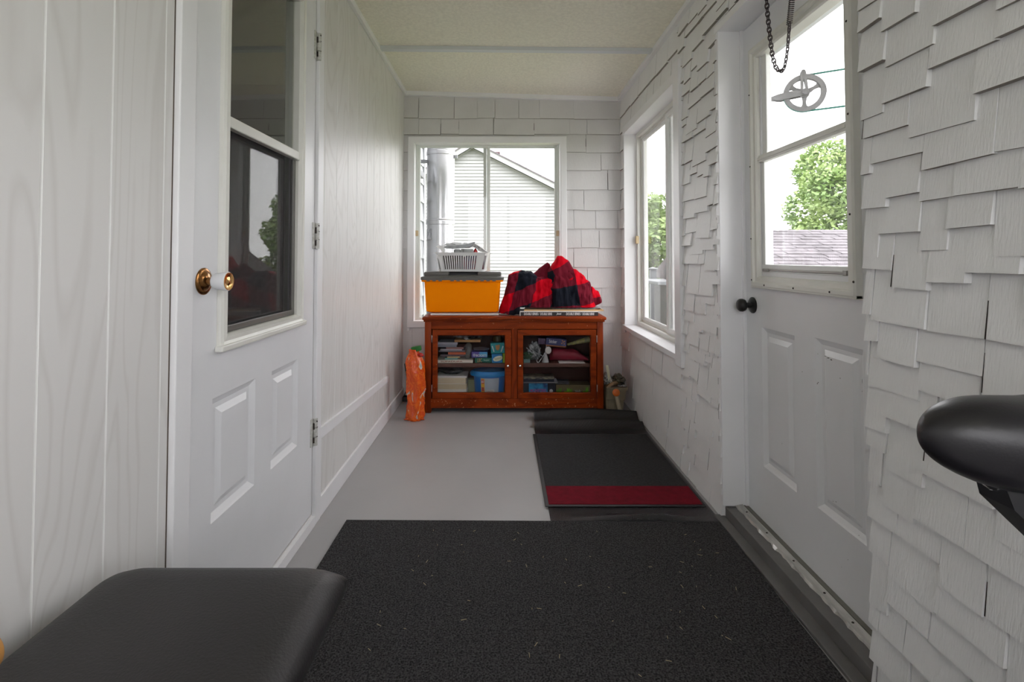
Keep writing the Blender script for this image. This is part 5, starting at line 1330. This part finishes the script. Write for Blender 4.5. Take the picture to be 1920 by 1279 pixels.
    a0, a1 = at(1138.5, 686, Yt + 0.03), at(1143.5, 716, Yt + 0.03)
    b = MB(); b.loft([[(a1.x - 0.009, a1.y - .003, a1.z), (a1.x + 0.009, a1.y - .003, a1.z), (a1.x + 0.009, a1.y + .003, a1.z), (a1.x - 0.009, a1.y + .003, a1.z)], [(a0.x - 0.010, a0.y + .01, a0.z), (a0.x + 0.010, a0.y + .01, a0.z), (a0.x + 0.010, a0.y + .016, a0.z), (a0.x - 0.010, a0.y + .016, a0.z)]])
    tag(b.build('strap', simple((0.50, 0.47, 0.34))), 'pale strap sticking up from the beige tub', 'strap')
    # cord in the left corner
    b = MB(); b.tube([(XL + 0.02, 4.03, 0.035), (XL + 0.05, 4.045, 0.10), (XL + 0.035, 4.04, 0.2), (XL + 0.02, 4.045, 0.28), (XL + 0.06, 4.05, 0.30), (XL + 0.09, 4.05, 0.29)], 0.004, 8)
    b.box(XL + 0.014, XL + 0.075, 3.98, 4.045, 0.001, 0.035, 0.004)
    tag(b.build('power_cord', M['blackplastic'], None, 50), 'black cord and plug block in the left back corner', 'cord')


beside()


# ------------------------------------------------------------------ bench and bike near the viewer
def near_things():
    r = root('exercise_bench', (-0.52, 0.45, 0), 'black vinyl padded bench in the near left corner', 'bench')
    x0, x1, y0, y1, z0, z1 = -0.738, -0.296, -0.25, 0.982, 0.475, 0.550
    # cushion: rounded top edges, pinched corners
    b = MB(); rings = []
    def ring(ins, z, rad, n=10, pinch=0.0):
        pts = []
        for (qx, qy, a0) in ((x1, y1, 0), (x0, y1, 90), (x0, y0, 180), (x1, y0, 270)):
            sx = 1 if qx == x1 else -1; sy = 1 if qy == y1 else -1
            ccx, ccy = qx - sx * (ins + rad), qy - sy * (ins + rad)
            for k in range(n + 1):
                a = math.radians(a0 + 90 * k / n)
                pk = pinch * max(0, math.cos(2 * (a - math.radians(a0 + 45)))) ** 6
                pts.append((ccx + (rad + pk) * math.cos(a), ccy + (rad + pk) * math.sin(a), z))
        return pts
    for ins, z, rad, pn in ((0.03, z0, 0.03, 0), (0.008, z0 + 0.004, 0.025, 0), (0.0, z0 + 0.018, 0.022, 0.004), (0.0, z0 + 0.034, 0.024, 0.010), (0.003, z0 + 0.046, 0.032, 0.006), (0.010, z0 + 0.058, 0.045, 0.002), (0.022, z0 + 0.068, 0.055, 0), (0.040, z0 + 0.074, 0.06, 0), (0.07, z0 + 0.0775, 0.06, 0), (0.13, z0 + 0.079, 0.05, 0)):
        rings.append(ring(ins, z, rad, 10, pn))
    b.loft(rings)
    b.build('cushion', M['leather'], r, 60)
    b = MB(); b.box(x0 + 0.02, x1 - 0.02, y0 + 0.02, y1 - 0.02, z0 - 0.012, z0 + 0.001, 0.003); b.build('base_board', M['blackplastic'], r)
    for (x, y) in ((x0 + 0.06, 0.83), (x1 - 0.06, 0.83), (x0 + 0.06, -0.1), (x1 - 0.06, -0.1)):
        b = MB(); b.box(x - 0.02, x + 0.02, y - 0.02, y + 0.02, 0.0105, z0 - 0.012, 0.003); b.build('leg', M['black'], r)
    b = MB(); b.lathe([(0.001, 0.0), (0.018, 0.0), (0.030, 0.008), (0.034, 0.022), (0.030, 0.040), (0.020, 0.05), (0.018, 0.052), (0.015, 0.30), (0.001, 0.30)][::1], (-0.708, 0.712, 0.5845), (0, -1, 0), 28)
    tag(b.build('wooden_dowel', M['tan'], None, 50), 'tan rounded wooden dowel lying on the black bench at bottom left', 'dowel')
    # exercise bike: only the seat nose and its bracket reach into view
    Yk = 0.62
    r = root('exercise_bike', (0.76, Yk, 0), 'black exercise bike seat jutting in at the right edge', 'exercise bike')
    b = MB(); rings = []; n = 40
    X0 = at(1727, 800, Yk).x
    Lh = 0.36
    for i in range(41):
        t = (i / 40) ** 1.7; x = X0 + Lh * t
        k = min(1.0, t / 0.26); rnd = math.sqrt(max(0.0, 1 - (1 - k) ** 2)); rnd = max(rnd, 0.015)
        zc = 0.905 - 0.012 * min(1, t * 2.5); hz = 0.048 * rnd + 0.010 * min(1, t * 2) ; hz = hz if i else 0.004
        hy = (0.040 + 0.07 * t) * rnd
        ring = []
        for q in range(n):
            a = 2 * math.pi * q / n; ca, sa = math.cos(a), math.sin(a)
            sx = abs(ca) ** 0.85 * (1 if ca > 0 else -1); sz = abs(sa) ** 0.85 * (1 if sa > 0 else -1)
            ring.append((x, Yk + hy * sx, zc + hz * sz))
        rings.append(ring)
    b.loft(rings); b.build('saddle', M['saddle'], r, 60)
    b = MB()
    b.loft([[(0.588, Yk - 0.02, 0.852), (0.588, Yk + 0.02, 0.852), (0.70, Yk + 0.02, 0.852), (0.70, Yk - 0.02, 0.852)],
            [(0.596, Yk - 0.022, 0.826), (0.596, Yk + 0.022, 0.826), (0.72, Yk + 0.022, 0.826), (0.72, Yk - 0.022, 0.826)],
            [(0.70, Yk - 0.022, 0.725), (0.70, Yk + 0.022, 0.725), (0.79, Yk + 0.022, 0.725), (0.79, Yk - 0.022, 0.725)]])
    b.build('saddle_bracket', M['blackplastic'], r)
    b = MB(); b.tube([(0.575, Yk - 0.005, 0.850), (0.582, Yk - 0.006, 0.844), (0.592, Yk - 0.006, 0.842)], 0.0012, 6); b.build('wire_loop', M['chrome'], r)
    b = MB(); b.tube([(0.755, Yk, 0.74), (0.78, Yk, 0.30)], 0.022, 20); b.build('seat_post', M['black'], r, 40)
    b = MB(); b.box(0.745, 0.815, 0.25, 0.90, 0.22, 0.32, 0.02, 3); b.build('frame', M['blackplastic'], r, 40)
    for y in (0.30, 0.85):
        b = MB(); b.box(0.66, 0.90, y - 0.03, y + 0.03, 0.0105, 0.06, 0.01, 2); b.box(0.76, 0.80, y - 0.02, y + 0.02, 0.055, 0.23); b.build('foot', M['blackplastic'], r, 40)


near_things()


# ------------------------------------------------------------------ door chain
def chain():
    r = root('door_chain', (1.0, 1.85, 1.79), 'dark chain with a spring hanging before the right door window', 'chain')
    Xc = 1.003
    def pX(px, py):
        p = at(px, py, 1.0); k = Xc / p.x; return Vector((Xc, k, EYE + (p.z - EYE) * k))
    pts = [pX(*q) for q in ((1437, -8), (1438.5, 20), (1441.5, 50), (1445, 80), (1448.5, 105), (1453, 122), (1457, 131), (1463, 133.5), (1469, 132), (1472, 122), (1474.5, 108), (1477, 90), (1478.5, 70), (1480.5, 46))]
    # resample at link pitch
    path = []; pitch = 0.0165; acc = 0
    for a, c in zip(pts, pts[1:]):
        L = (c - a).length; d = -acc
        while d + pitch <= L: d += pitch; path.append(a + (c - a) * (d / L))
        acc = L - d if d > 0 or acc == 0 else acc + L
    path = [pts[0]] + path + [pts[-1]]
    b = MB()
    for i in range(len(path) - 1):
        p, q = path[i], path[i + 1]; mid = (p + q) / 2; t = (q - p).normalized(); hl = 0.0118
        s_ = t.cross(Vector((1, 0, 0))).normalized() if i % 2 else Vector((1, 0, 0)); s_ = (s_ - t * s_.dot(t)).normalized()
        if not i % 2: s_ = (s_ + t.cross(s_) * 0.5).normalized()
        n = 14; loop = []
        for k in range(n):
            a = 2 * math.pi * k / n; ca, sa = math.cos(a), math.sin(a)
            loop.append(mid + t * (hl * (1 if ca > 0 else -1) * abs(ca) ** 0.7) + s_ * (0.0062 * sa))
        bb = MB(); bb.tube(loop, 0.0023, 6, closed=True)
        me = bpy.data.meshes.new('t'); bb.bm.to_mesh(me); bb.bm.free(); b.bm.from_mesh(me); bpy.data.meshes.remove(me)
    b.build('chain', M['chainm'], r, 60)
    s0, s1 = pX(1480, 46), pX(1486, -12)
    b = MB(); sp = []; turns = 15; ax = (s1 - s0); u = ax.normalized(); a1 = u.cross(Vector((1, 0, 0))).normalized(); a2 = u.cross(a1)
    for k in range(turns * 12 + 1):
        a = 2 * math.pi * k / 12; sp.append(s0 + ax * (k / (turns * 12)) + (a1 * math.cos(a) + a2 * math.sin(a)) * 0.0085)
    b.tube(sp, 0.0016, 6); b.build('spring', M['chainm'], r, 60)
    for q in (s1, pts[0]):
        b = MB(); b.tube([q, Vector((q.x, q.y, 2.117))], 0.002, 8); b.build('hook', M['chainm'], r)


chain()


# ------------------------------------------------------------------ outdoors
def leaf_crown(b, blobs, n, size, rg):
    tot = sum(r[0] * r[1] * r[2] for _, r in blobs)
    for c, rad in blobs:
        k = int(n * rad[0] * rad[1] * rad[2] / tot)
        for _ in range(k):
            d = Vector((rg.gauss(0, 1), rg.gauss(0, 1), rg.gauss(0, 1))).normalized() * (rg.uniform(0.45, 1.0) ** 0.5)
            p = Vector((c[0] + d.x * rad[0], c[1] + d.y * rad[1], c[2] + d.z * rad[2]))
            a = Vector((rg.gauss(0, 1), rg.gauss(0, 1), rg.gauss(0, .6))).normalized(); q = a.cross(Vector((rg.gauss(0, 1), rg.gauss(0, 1), rg.gauss(0, 1)))).normalized()
            s = size * rg.uniform(0.6, 1.3)
            b.face([p - a * s, p + q * s * 0.55, p + a * s, p - q * s * 0.55])


def tree(name, x, y, h, rad, label, n, size, seed, mtl, group=None, low=0.25, nb=14):
    rg = random.Random(seed); zg = -0.6
    r = root(name, (x, y, zg), label, 'tree', group)
    blobs = []
    for i in range(nb):
        t = rg.uniform(low, 0.93); w_ = math.sin(math.pi * min(1, (t - low + 0.12) / (1.08 - low))) ** 0.6
        a = rg.uniform(0, 6.28); k = rg.uniform(0.2, 0.85) * rad * w_
        q = rad * rg.uniform(0.28, 0.48)
        blobs.append(((x + k * math.cos(a), y + k * math.sin(a), zg + h * t), (q, q, q * 0.85)))
    b = MB(); leaf_crown(b, blobs, n, size, rg); b.build('crown', mtl, r, None, fix=False)
    b = MB(); b.tube([(x, y, zg), (x + 0.05, y, zg + h * 0.3), (x, y, zg + h * 0.75)], lambda t: 0.11 * (1.1 - t), 10)
    for c, q in blobs[:7]: b.tube([(x, y, zg + h * 0.3), ((x + c[0]) / 2, (y + c[1]) / 2, (zg + h * .3 + c[2]) / 2 + .1), c], lambda t: 0.04 * (1.1 - t), 6)
    b.build('trunk', M['bark'], r, 50)


def outside():
    b = MB(); b.box(-30, 40, -30, 60, -0.75, -0.6); struct(b.build('ground', M['grass']))
    # own house wall running on past the porch end
    b = MB(); b.box(-3.0, XL - 0.02, YB + 0.145, 5.18, -0.6, 4.2)
    zc = [-0.55 + 0.185 * i for i in range(26)]
    shingles(b, lambda u, d, z: (XL - 0.02 + d, u, z), YB + 0.145, 5.12, zc[3:], 4.2, [], (0.3, 0.6), (0,), rng, t=0.022, crack=0)
    b.box(XL - 0.03, XL + 0.006, 5.10, 5.19, -0.6, 4.2)
    struct(b.build('wall_exterior', [M['extw'], M['extw'], M['darkgap']]))
    # small vent hood on it
    b = MB(); b.prism([(XL, 4.36, 2.00), (XL, 4.36, 1.84), (XL + 0.085, 4.36, 1.84), (XL + 0.085, 4.36, 1.89)], (0, 0.22, 0)); 
    tag(b.build('vent_hood', M['extw']), 'white hood on the outside wall beside the steel flue', 'vent')
    # steel flue pipe
    Yq = 4.80; cx = at(826, 400, Yq).x; rq = (at(852, 400, Yq).x - at(800.5, 400, Yq).x) / 2
    r = root('flue_pipe', (cx, Yq, -0.6), 'stainless steel flue pipe outside the back window', 'pipe')
    b = MB(); b.lathe([(rq, -0.6 + 0.0), (rq, 4.6)], (cx, Yq, 0), (0, 0, 1), 64); b.build('pipe', M['steel'], r, 40)
    for py_ in (289, 418, 560):
        z = at(826, py_, Yq).z; b = MB(); b.lathe([(rq, z - 0.022), (rq + 0.006, z - 0.018), (rq + 0.006, z + 0.014), (rq + 0.002, z + 0.018), (rq + 0.004, z + 0.03), (rq, z + 0.034)], (cx, Yq, 0), (0, 0, 1), 64, cap=False); b.build('joint_band', M['steel'], r, 30)
    z = at(826, 303, Yq).z
    b = MB(); b.box(XL - 0.02, cx - rq + 0.01, Yq - 0.02, Yq + 0.02, z - 0.015, z + 0.015); b.build('wall_bracket', mat('grey_bracket', (0.30, 0.31, 0.32), 0.4, metal=0.6), r)
    b = MB(); b.box(cx + rq - 0.004, cx + rq + 0.030, Yq - 0.012, Yq + 0.012, z + 0.03, z + 0.06)
    b.build('band_clip', bpy.data.materials['grey_bracket'], r)
    p0, p1 = at(805, 446, Yq - rq), at(812, 430, Yq - rq)
    b = MB()
    a0, a1 = math.radians(203), math.radians(238)
    b.grid(lambda i, j: (cx + (rq + .0015) * math.cos(a0 + (a1 - a0) * i), Yq + (rq + .0015) * math.sin(a0 + (a1 - a0) * i), at(808, 449, Yq - rq).z + 0.10 * j), 8, 4)
    b.build('rating_label', mat('speckled_label', (0.55, 0.56, 0.58), 0.4, col2=(0.22, 0.23, 0.25), vscale=40), r)
    # neighbour's house
    Yn = 14.0
    r = root('neighbour_house', (0.6, 18, -0.6), 'white sided house with a gable seen through the back window', 'house')
    ap = at(885, 279, Yn); kr = 0.506; kl = 0.60; xR, xLft = 3.3, -2.6
    b = MB(); z = -0.6; step = 0.0925
    while z < ap.z:
        za, zb = z, min(z + step, ap.z); lo = ap.x - (ap.z - za) / kl; hi = ap.x + (ap.z - za) / kr; lo2 = ap.x - (ap.z - zb) / kl; hi2 = ap.x + (ap.z - zb) / kr
        lo, hi, lo2, hi2 = max(lo, xLft), min(hi, xR), max(lo2, xLft), min(hi2, xR)
        b.face([(lo, Yn - 0.034, za), (hi, Yn - 0.034, za), (hi2, Yn - 0.004, zb), (lo2, Yn - 0.004, zb)])
        b.face([(lo, Yn - 0.004, za), (hi, Yn - 0.004, za), (hi, Yn - 0.034, za), (lo, Yn - 0.034, za)])
        z += step
    zl_, zr_ = ap.z - (ap.x - xLft) * kl, ap.z - (xR - ap.x) * kr
    b.prism([(xLft, Yn, -0.6), (xR, Yn, -0.6), (xR, Yn, zr_), (ap.x, Yn, ap.z), (xLft, Yn, zl_)], (0, 9, 0))
    b.build('wall', M['siding'], r)
    b = MB(); t = 0.17
    for (xe, k) in ((xR + 0.35, kr), (xLft - 0.3, kl)):
        ze = ap.z - abs(xe - ap.x) * k
        b.prism([(ap.x, Yn - 0.22, ap.z - 0.02), (xe, Yn - 0.22, ze - 0.02), (xe, Yn - 0.22, ze - 0.02 + t), (ap.x, Yn - 0.22, ap.z - 0.02 + t)], (0, 0.03, 0))
        b.prism([(ap.x, Yn - 0.22, ap.z - 0.02), (xe, Yn - 0.22, ze - 0.02), (xe, Yn - 0.22, ze), (ap.x, Yn - 0.22, ap.z)], (0, 0.24, 0))
    b.build('rake_board', M['siding'], r)
    b = MB()
    for (xe, k) in ((xR + 0.4, kr), (xLft - 0.35, kl)):
        ze = ap.z - abs(xe - ap.x) * k
        b.prism([(ap.x, Yn - 0.25, ap.z + 0.15), (xe, Yn - 0.25, ze + 0.15), (xe, Yn - 0.25, ze + 0.19), (ap.x, Yn - 0.25, ap.z + 0.19)], (0, 9.5, 0))
    b.build('roof', M['roofsh'], r)
    p0, p1 = at(920.5, 300, 16), at(936, 284.5, 16)
    b = MB(); b.box(p0.x, p1.x, 16, 16.35, p0.z - 0.6, p1.z); b.box(p0.x - 0.03, p1.x + 0.03, 15.97, 16.38, p1.z - 0.06, p1.z); b.build('chimney', M['brick'], r)
    # shed roof seen through the door window
    r = root('shed', (7, 8, -0.6), 'low shed with a dark grey shingled roof outside the right door', 'shed')
    zr = at(1500, 431, 9.0).z; zn = 0.72; yn, yr = 6.6, 9.0; xa, xb = 3.3, 9.5
    b = MB(); rg = random.Random(6); rows = 18
    for i in range(rows):
        t0, t1 = i / rows, (i + 1.25) / rows
        x = xa - rg.uniform(0, 0.3)
        while x < xb:
            w_ = rg.uniform(0.16, 0.34); a, c = max(x, xa), min(x + w_ - 0.008, xb); x += w_
            if c - a < 0.02: continue
            ya, yb_ = yn + (yr - yn) * t0, yn + (yr - yn) * min(t1, 1); za, zb = zn + (zr - zn) * t0, zn + (zr - zn) * min(t1, 1)
            th = 0.018 + rg.uniform(-0.004, 0.006)
            b.face([(a, ya, za + th), (c, ya, za + th), (c, yb_, zb + 0.002), (a, yb_, zb + 0.002)])
            b.face([(a, ya, za), (c, ya, za), (c, ya, za + th), (a, ya, za + th)])
    b.prism([(xa, yn, zn - 0.02), (xa, yr, zr - 0.02), (xa, 2 * yr - yn, zn - 0.02)], (xb - xa, 0, 0))
    b.build('roof', M['roofsh'], r, None)
    b = MB(); b.box(xa + 0.2, xb - 0.2, yn + 0.2, 2 * yr - yn - 0.2, -0.6, zn - 0.03); b.build('wall', M['siding'], r)
    # trees
    tree('broadleaf_tree', 10.0, 14.6, 5.1, 2.15, 'bright green leafy tree rising behind the dark shed roof', 32000, 0.072, 3, M['leaf'], 'trees outside the porch', 0.30, 26)
    tree('garden_tree', 4.55, 15.2, 3.75, 1.3, 'light green tree showing in the side window', 8000, 0.085, 5, M['leaf'], 'trees outside the porch', 0.12, 20)
    # deck and its railing
    b = MB(); b.box(1.135, 3.4, -3.5, 5.2, -0.25, -0.06); b.box(-3.0, 1.135, -3.5, YF - 0.145, -0.25, -0.06); struct(b.build('deck_exterior', M['deck']))  # stretch behind the porch added, unseen, to bounce daylight onto the ceiling
    r = root('deck_railing', (2.2, 4.62, -0.06), 'grey metal deck railing outside the side window', 'railing')
    px0 = at(1223, 540, 4.62).x; ztp = at(1226, 505, 4.62).z
    b = MB(); b.box(px0 - 0.02, px0 + 0.036, 4.60, 4.65, -0.06, ztp, 0.006); b.lathe([(0.045, 0), (0.045, 0.008), (0.001, 0.02)], (px0 + 0.008, 4.625, ztp), (0, 0, 1), 20); b.build('post', M['railm'], r, 40)
    zz = at(1240, 530, 4.62).z
    b = MB(); b.box(px0, 3.3, 4.61, 4.64, zz - 0.03, zz); b.box(px0, 3.3, 4.615, 4.635, zz - 0.10, zz - 0.08); b.box(px0, 3.3, 4.61, 4.64, 0.02, 0.05); b.build('rail', M['railm'], r)
    for k in range(15):
        x = px0 + 0.055 + 0.128 * k
        b = MB(); b.box(x, x + 0.020, 4.618, 4.632, 0.05, zz - 0.1); b.build('baluster', M['railm'], r)
    b = MB(); b.box(3.27, 3.33, 4.60, 4.65, -0.06, ztp, 0.006); b.build('post', M['railm'], r)
    # dark chest standing on the deck
    x0 = at(1246, 560, 4.2).x; zt = at(1250, 528, 4.2).z
    r = root('deck_chest', (x0 + 0.3, 4.25, -0.06), 'dark grill cart standing against the railing outside the side window', 'grill')
    b = MB(); b.box(x0, x0 + 0.55, 4.02, 4.50, 0.05, zt - 0.02, 0.01); b.build('cart_body', M['blackplastic'], r)
    b = MB(); b.box(x0 - 0.12, x0 + 0.6, 4.0, 4.52, zt - 0.02, zt + 0.01, 0.008); b.build('side_shelf', M['railm'], r)
    b = MB(); b.loft([[(x, 4.26 + 0.2 * math.cos(a), zt + 0.01 + 0.22 * math.sin(a)) for a in [math.pi * k / 12 for k in range(13)]] for x in (x0 + 0.08, x0 + 0.5)]); b.build('hood', M['blackplastic'], r, 40)
    for x in (x0 + 0.04, x0 + 0.5):
        b = MB(); b.box(x, x + 0.04, 4.05, 4.45, -0.06, 0.06); b.build('foot', M['black'], r)
    # clothesline pulley and cord
    c = at(1508.5, 175, 2.2); th = math.radians(-26); ex = Vector((math.cos(th), math.sin(th), 0)); ey = Vector((-math.sin(th), math.cos(th), 0)); ez = Vector((0, 0, 1))
    P = lambda u, v, w_=0.0: c + ex * u + ez * v + ey * w_
    r = root('clothesline_pulley', (c.x, c.y, c.z - 0.08), 'grey metal clothesline pulley wheel outside the right door', 'pulley')
    R0 = 0.082
    b = MB(); n = 60
    prof = [(R0, -0.010), (R0 - 0.006, -0.003), (R0 - 0.006, 0.003), (R0, 0.010), (R0 - 0.020, 0.010), (R0 - 0.022, 0.0), (R0 - 0.020, -0.010)]
    b.loft([[P(q * math.cos(2 * math.pi * k / n), q * math.sin(2 * math.pi * k / n), w_) for k in range(n)] for q, w_ in prof + [prof[0]]], True, False)
    b.lathe([(0.001, -0.011), (0.018, -0.011), (0.020, -0.006), (0.020, 0.006), (0.018, 0.011), (0.001, 0.011)], c, ey, 30)
    for a in (math.radians(268), math.radians(28), math.radians(148)):
        pts = [(0.014, -0.011), (0.040, -0.0065), (R0 - 0.028, -0.009), (R0 - 0.016, -0.020), (R0 - 0.016, 0.020), (R0 - 0.028, 0.009), (0.040, 0.0065), (0.014, 0.011)]
        ca, sa = math.cos(a), math.sin(a)
        b.prism([P(u * ca - v * sa, u * sa + v * ca, -0.004) for u, v in pts], ey * 0.008)
    b.build('wheel', M['castalu'], r, 35)
    b = MB()
    for w_ in (-0.018, 0.012):
        pts = [(0.014, -0.010), (0.014, 0.012), (-0.05, 0.012), (-0.10, 0.006), (-0.128, -0.002), (-0.126, -0.014), (-0.095, -0.022), (-0.05, -0.016)]
        b.prism([P(u, v, w_) for u, v in pts], ey * 0.006)
    b.lathe([(0.010, -0.026), (0.010, 0.022)], c, ey, 16)
    b.build('yoke', M['castalu'], r, 30)
    b = MB()
    for s in (-1, 1):
        b.prism([P(-0.004 + s * 0.010, 0.012, -0.014), P(0.004 + s * 0.010, 0.012, -0.014), P(0.002 + s * 0.004, 0.092, -0.014), P(-0.012 + s * 0.004, 0.092, -0.014)], ey * 0.028)
    b.lathe([(0.009, -0.012), (0.009, 0.012)], P(-0.004, 0.094), ey, 16)
    b.build('line_guide', M['castalu'], r, 30)
    b = MB(); b.tube([P(-0.118, -0.006), P(-0.135, 0.002), P(-0.145, 0.012)], 0.0035, 8); b.tube([P(-0.118, -0.012), P(-0.135, -0.018), P(-0.146, -0.028)], 0.0035, 8)
    b.tube([P(-0.120, -0.008), P(-0.150, -0.008), Vector((1.125, c.y + 0.02, c.z - 0.008))], 0.004, 8)
    b.build('hook', M['castalu'], r, 40)
    b = MB(); d = Vector((0.096, -0.057, 0)).normalized(); Rr = R0 - 0.003
    arc = [P(-Rr * math.sin(a), Rr * math.cos(a)) for a in [math.pi * k / 20 for k in range(21)]]
    far = 5.0
    b.tube([P(0, Rr) + d * far] + [P(0, Rr) + d * (far * (1 - k / 6)) for k in range(1, 6)] + arc + [P(0, -Rr) + d * (far * k / 6) for k in range(1, 7)], 0.0042, 8)
    tag(b.build('clothesline', M['cord'], None, 60), 'green clothesline cord running round the pulley outside', 'clothesline')


outside()
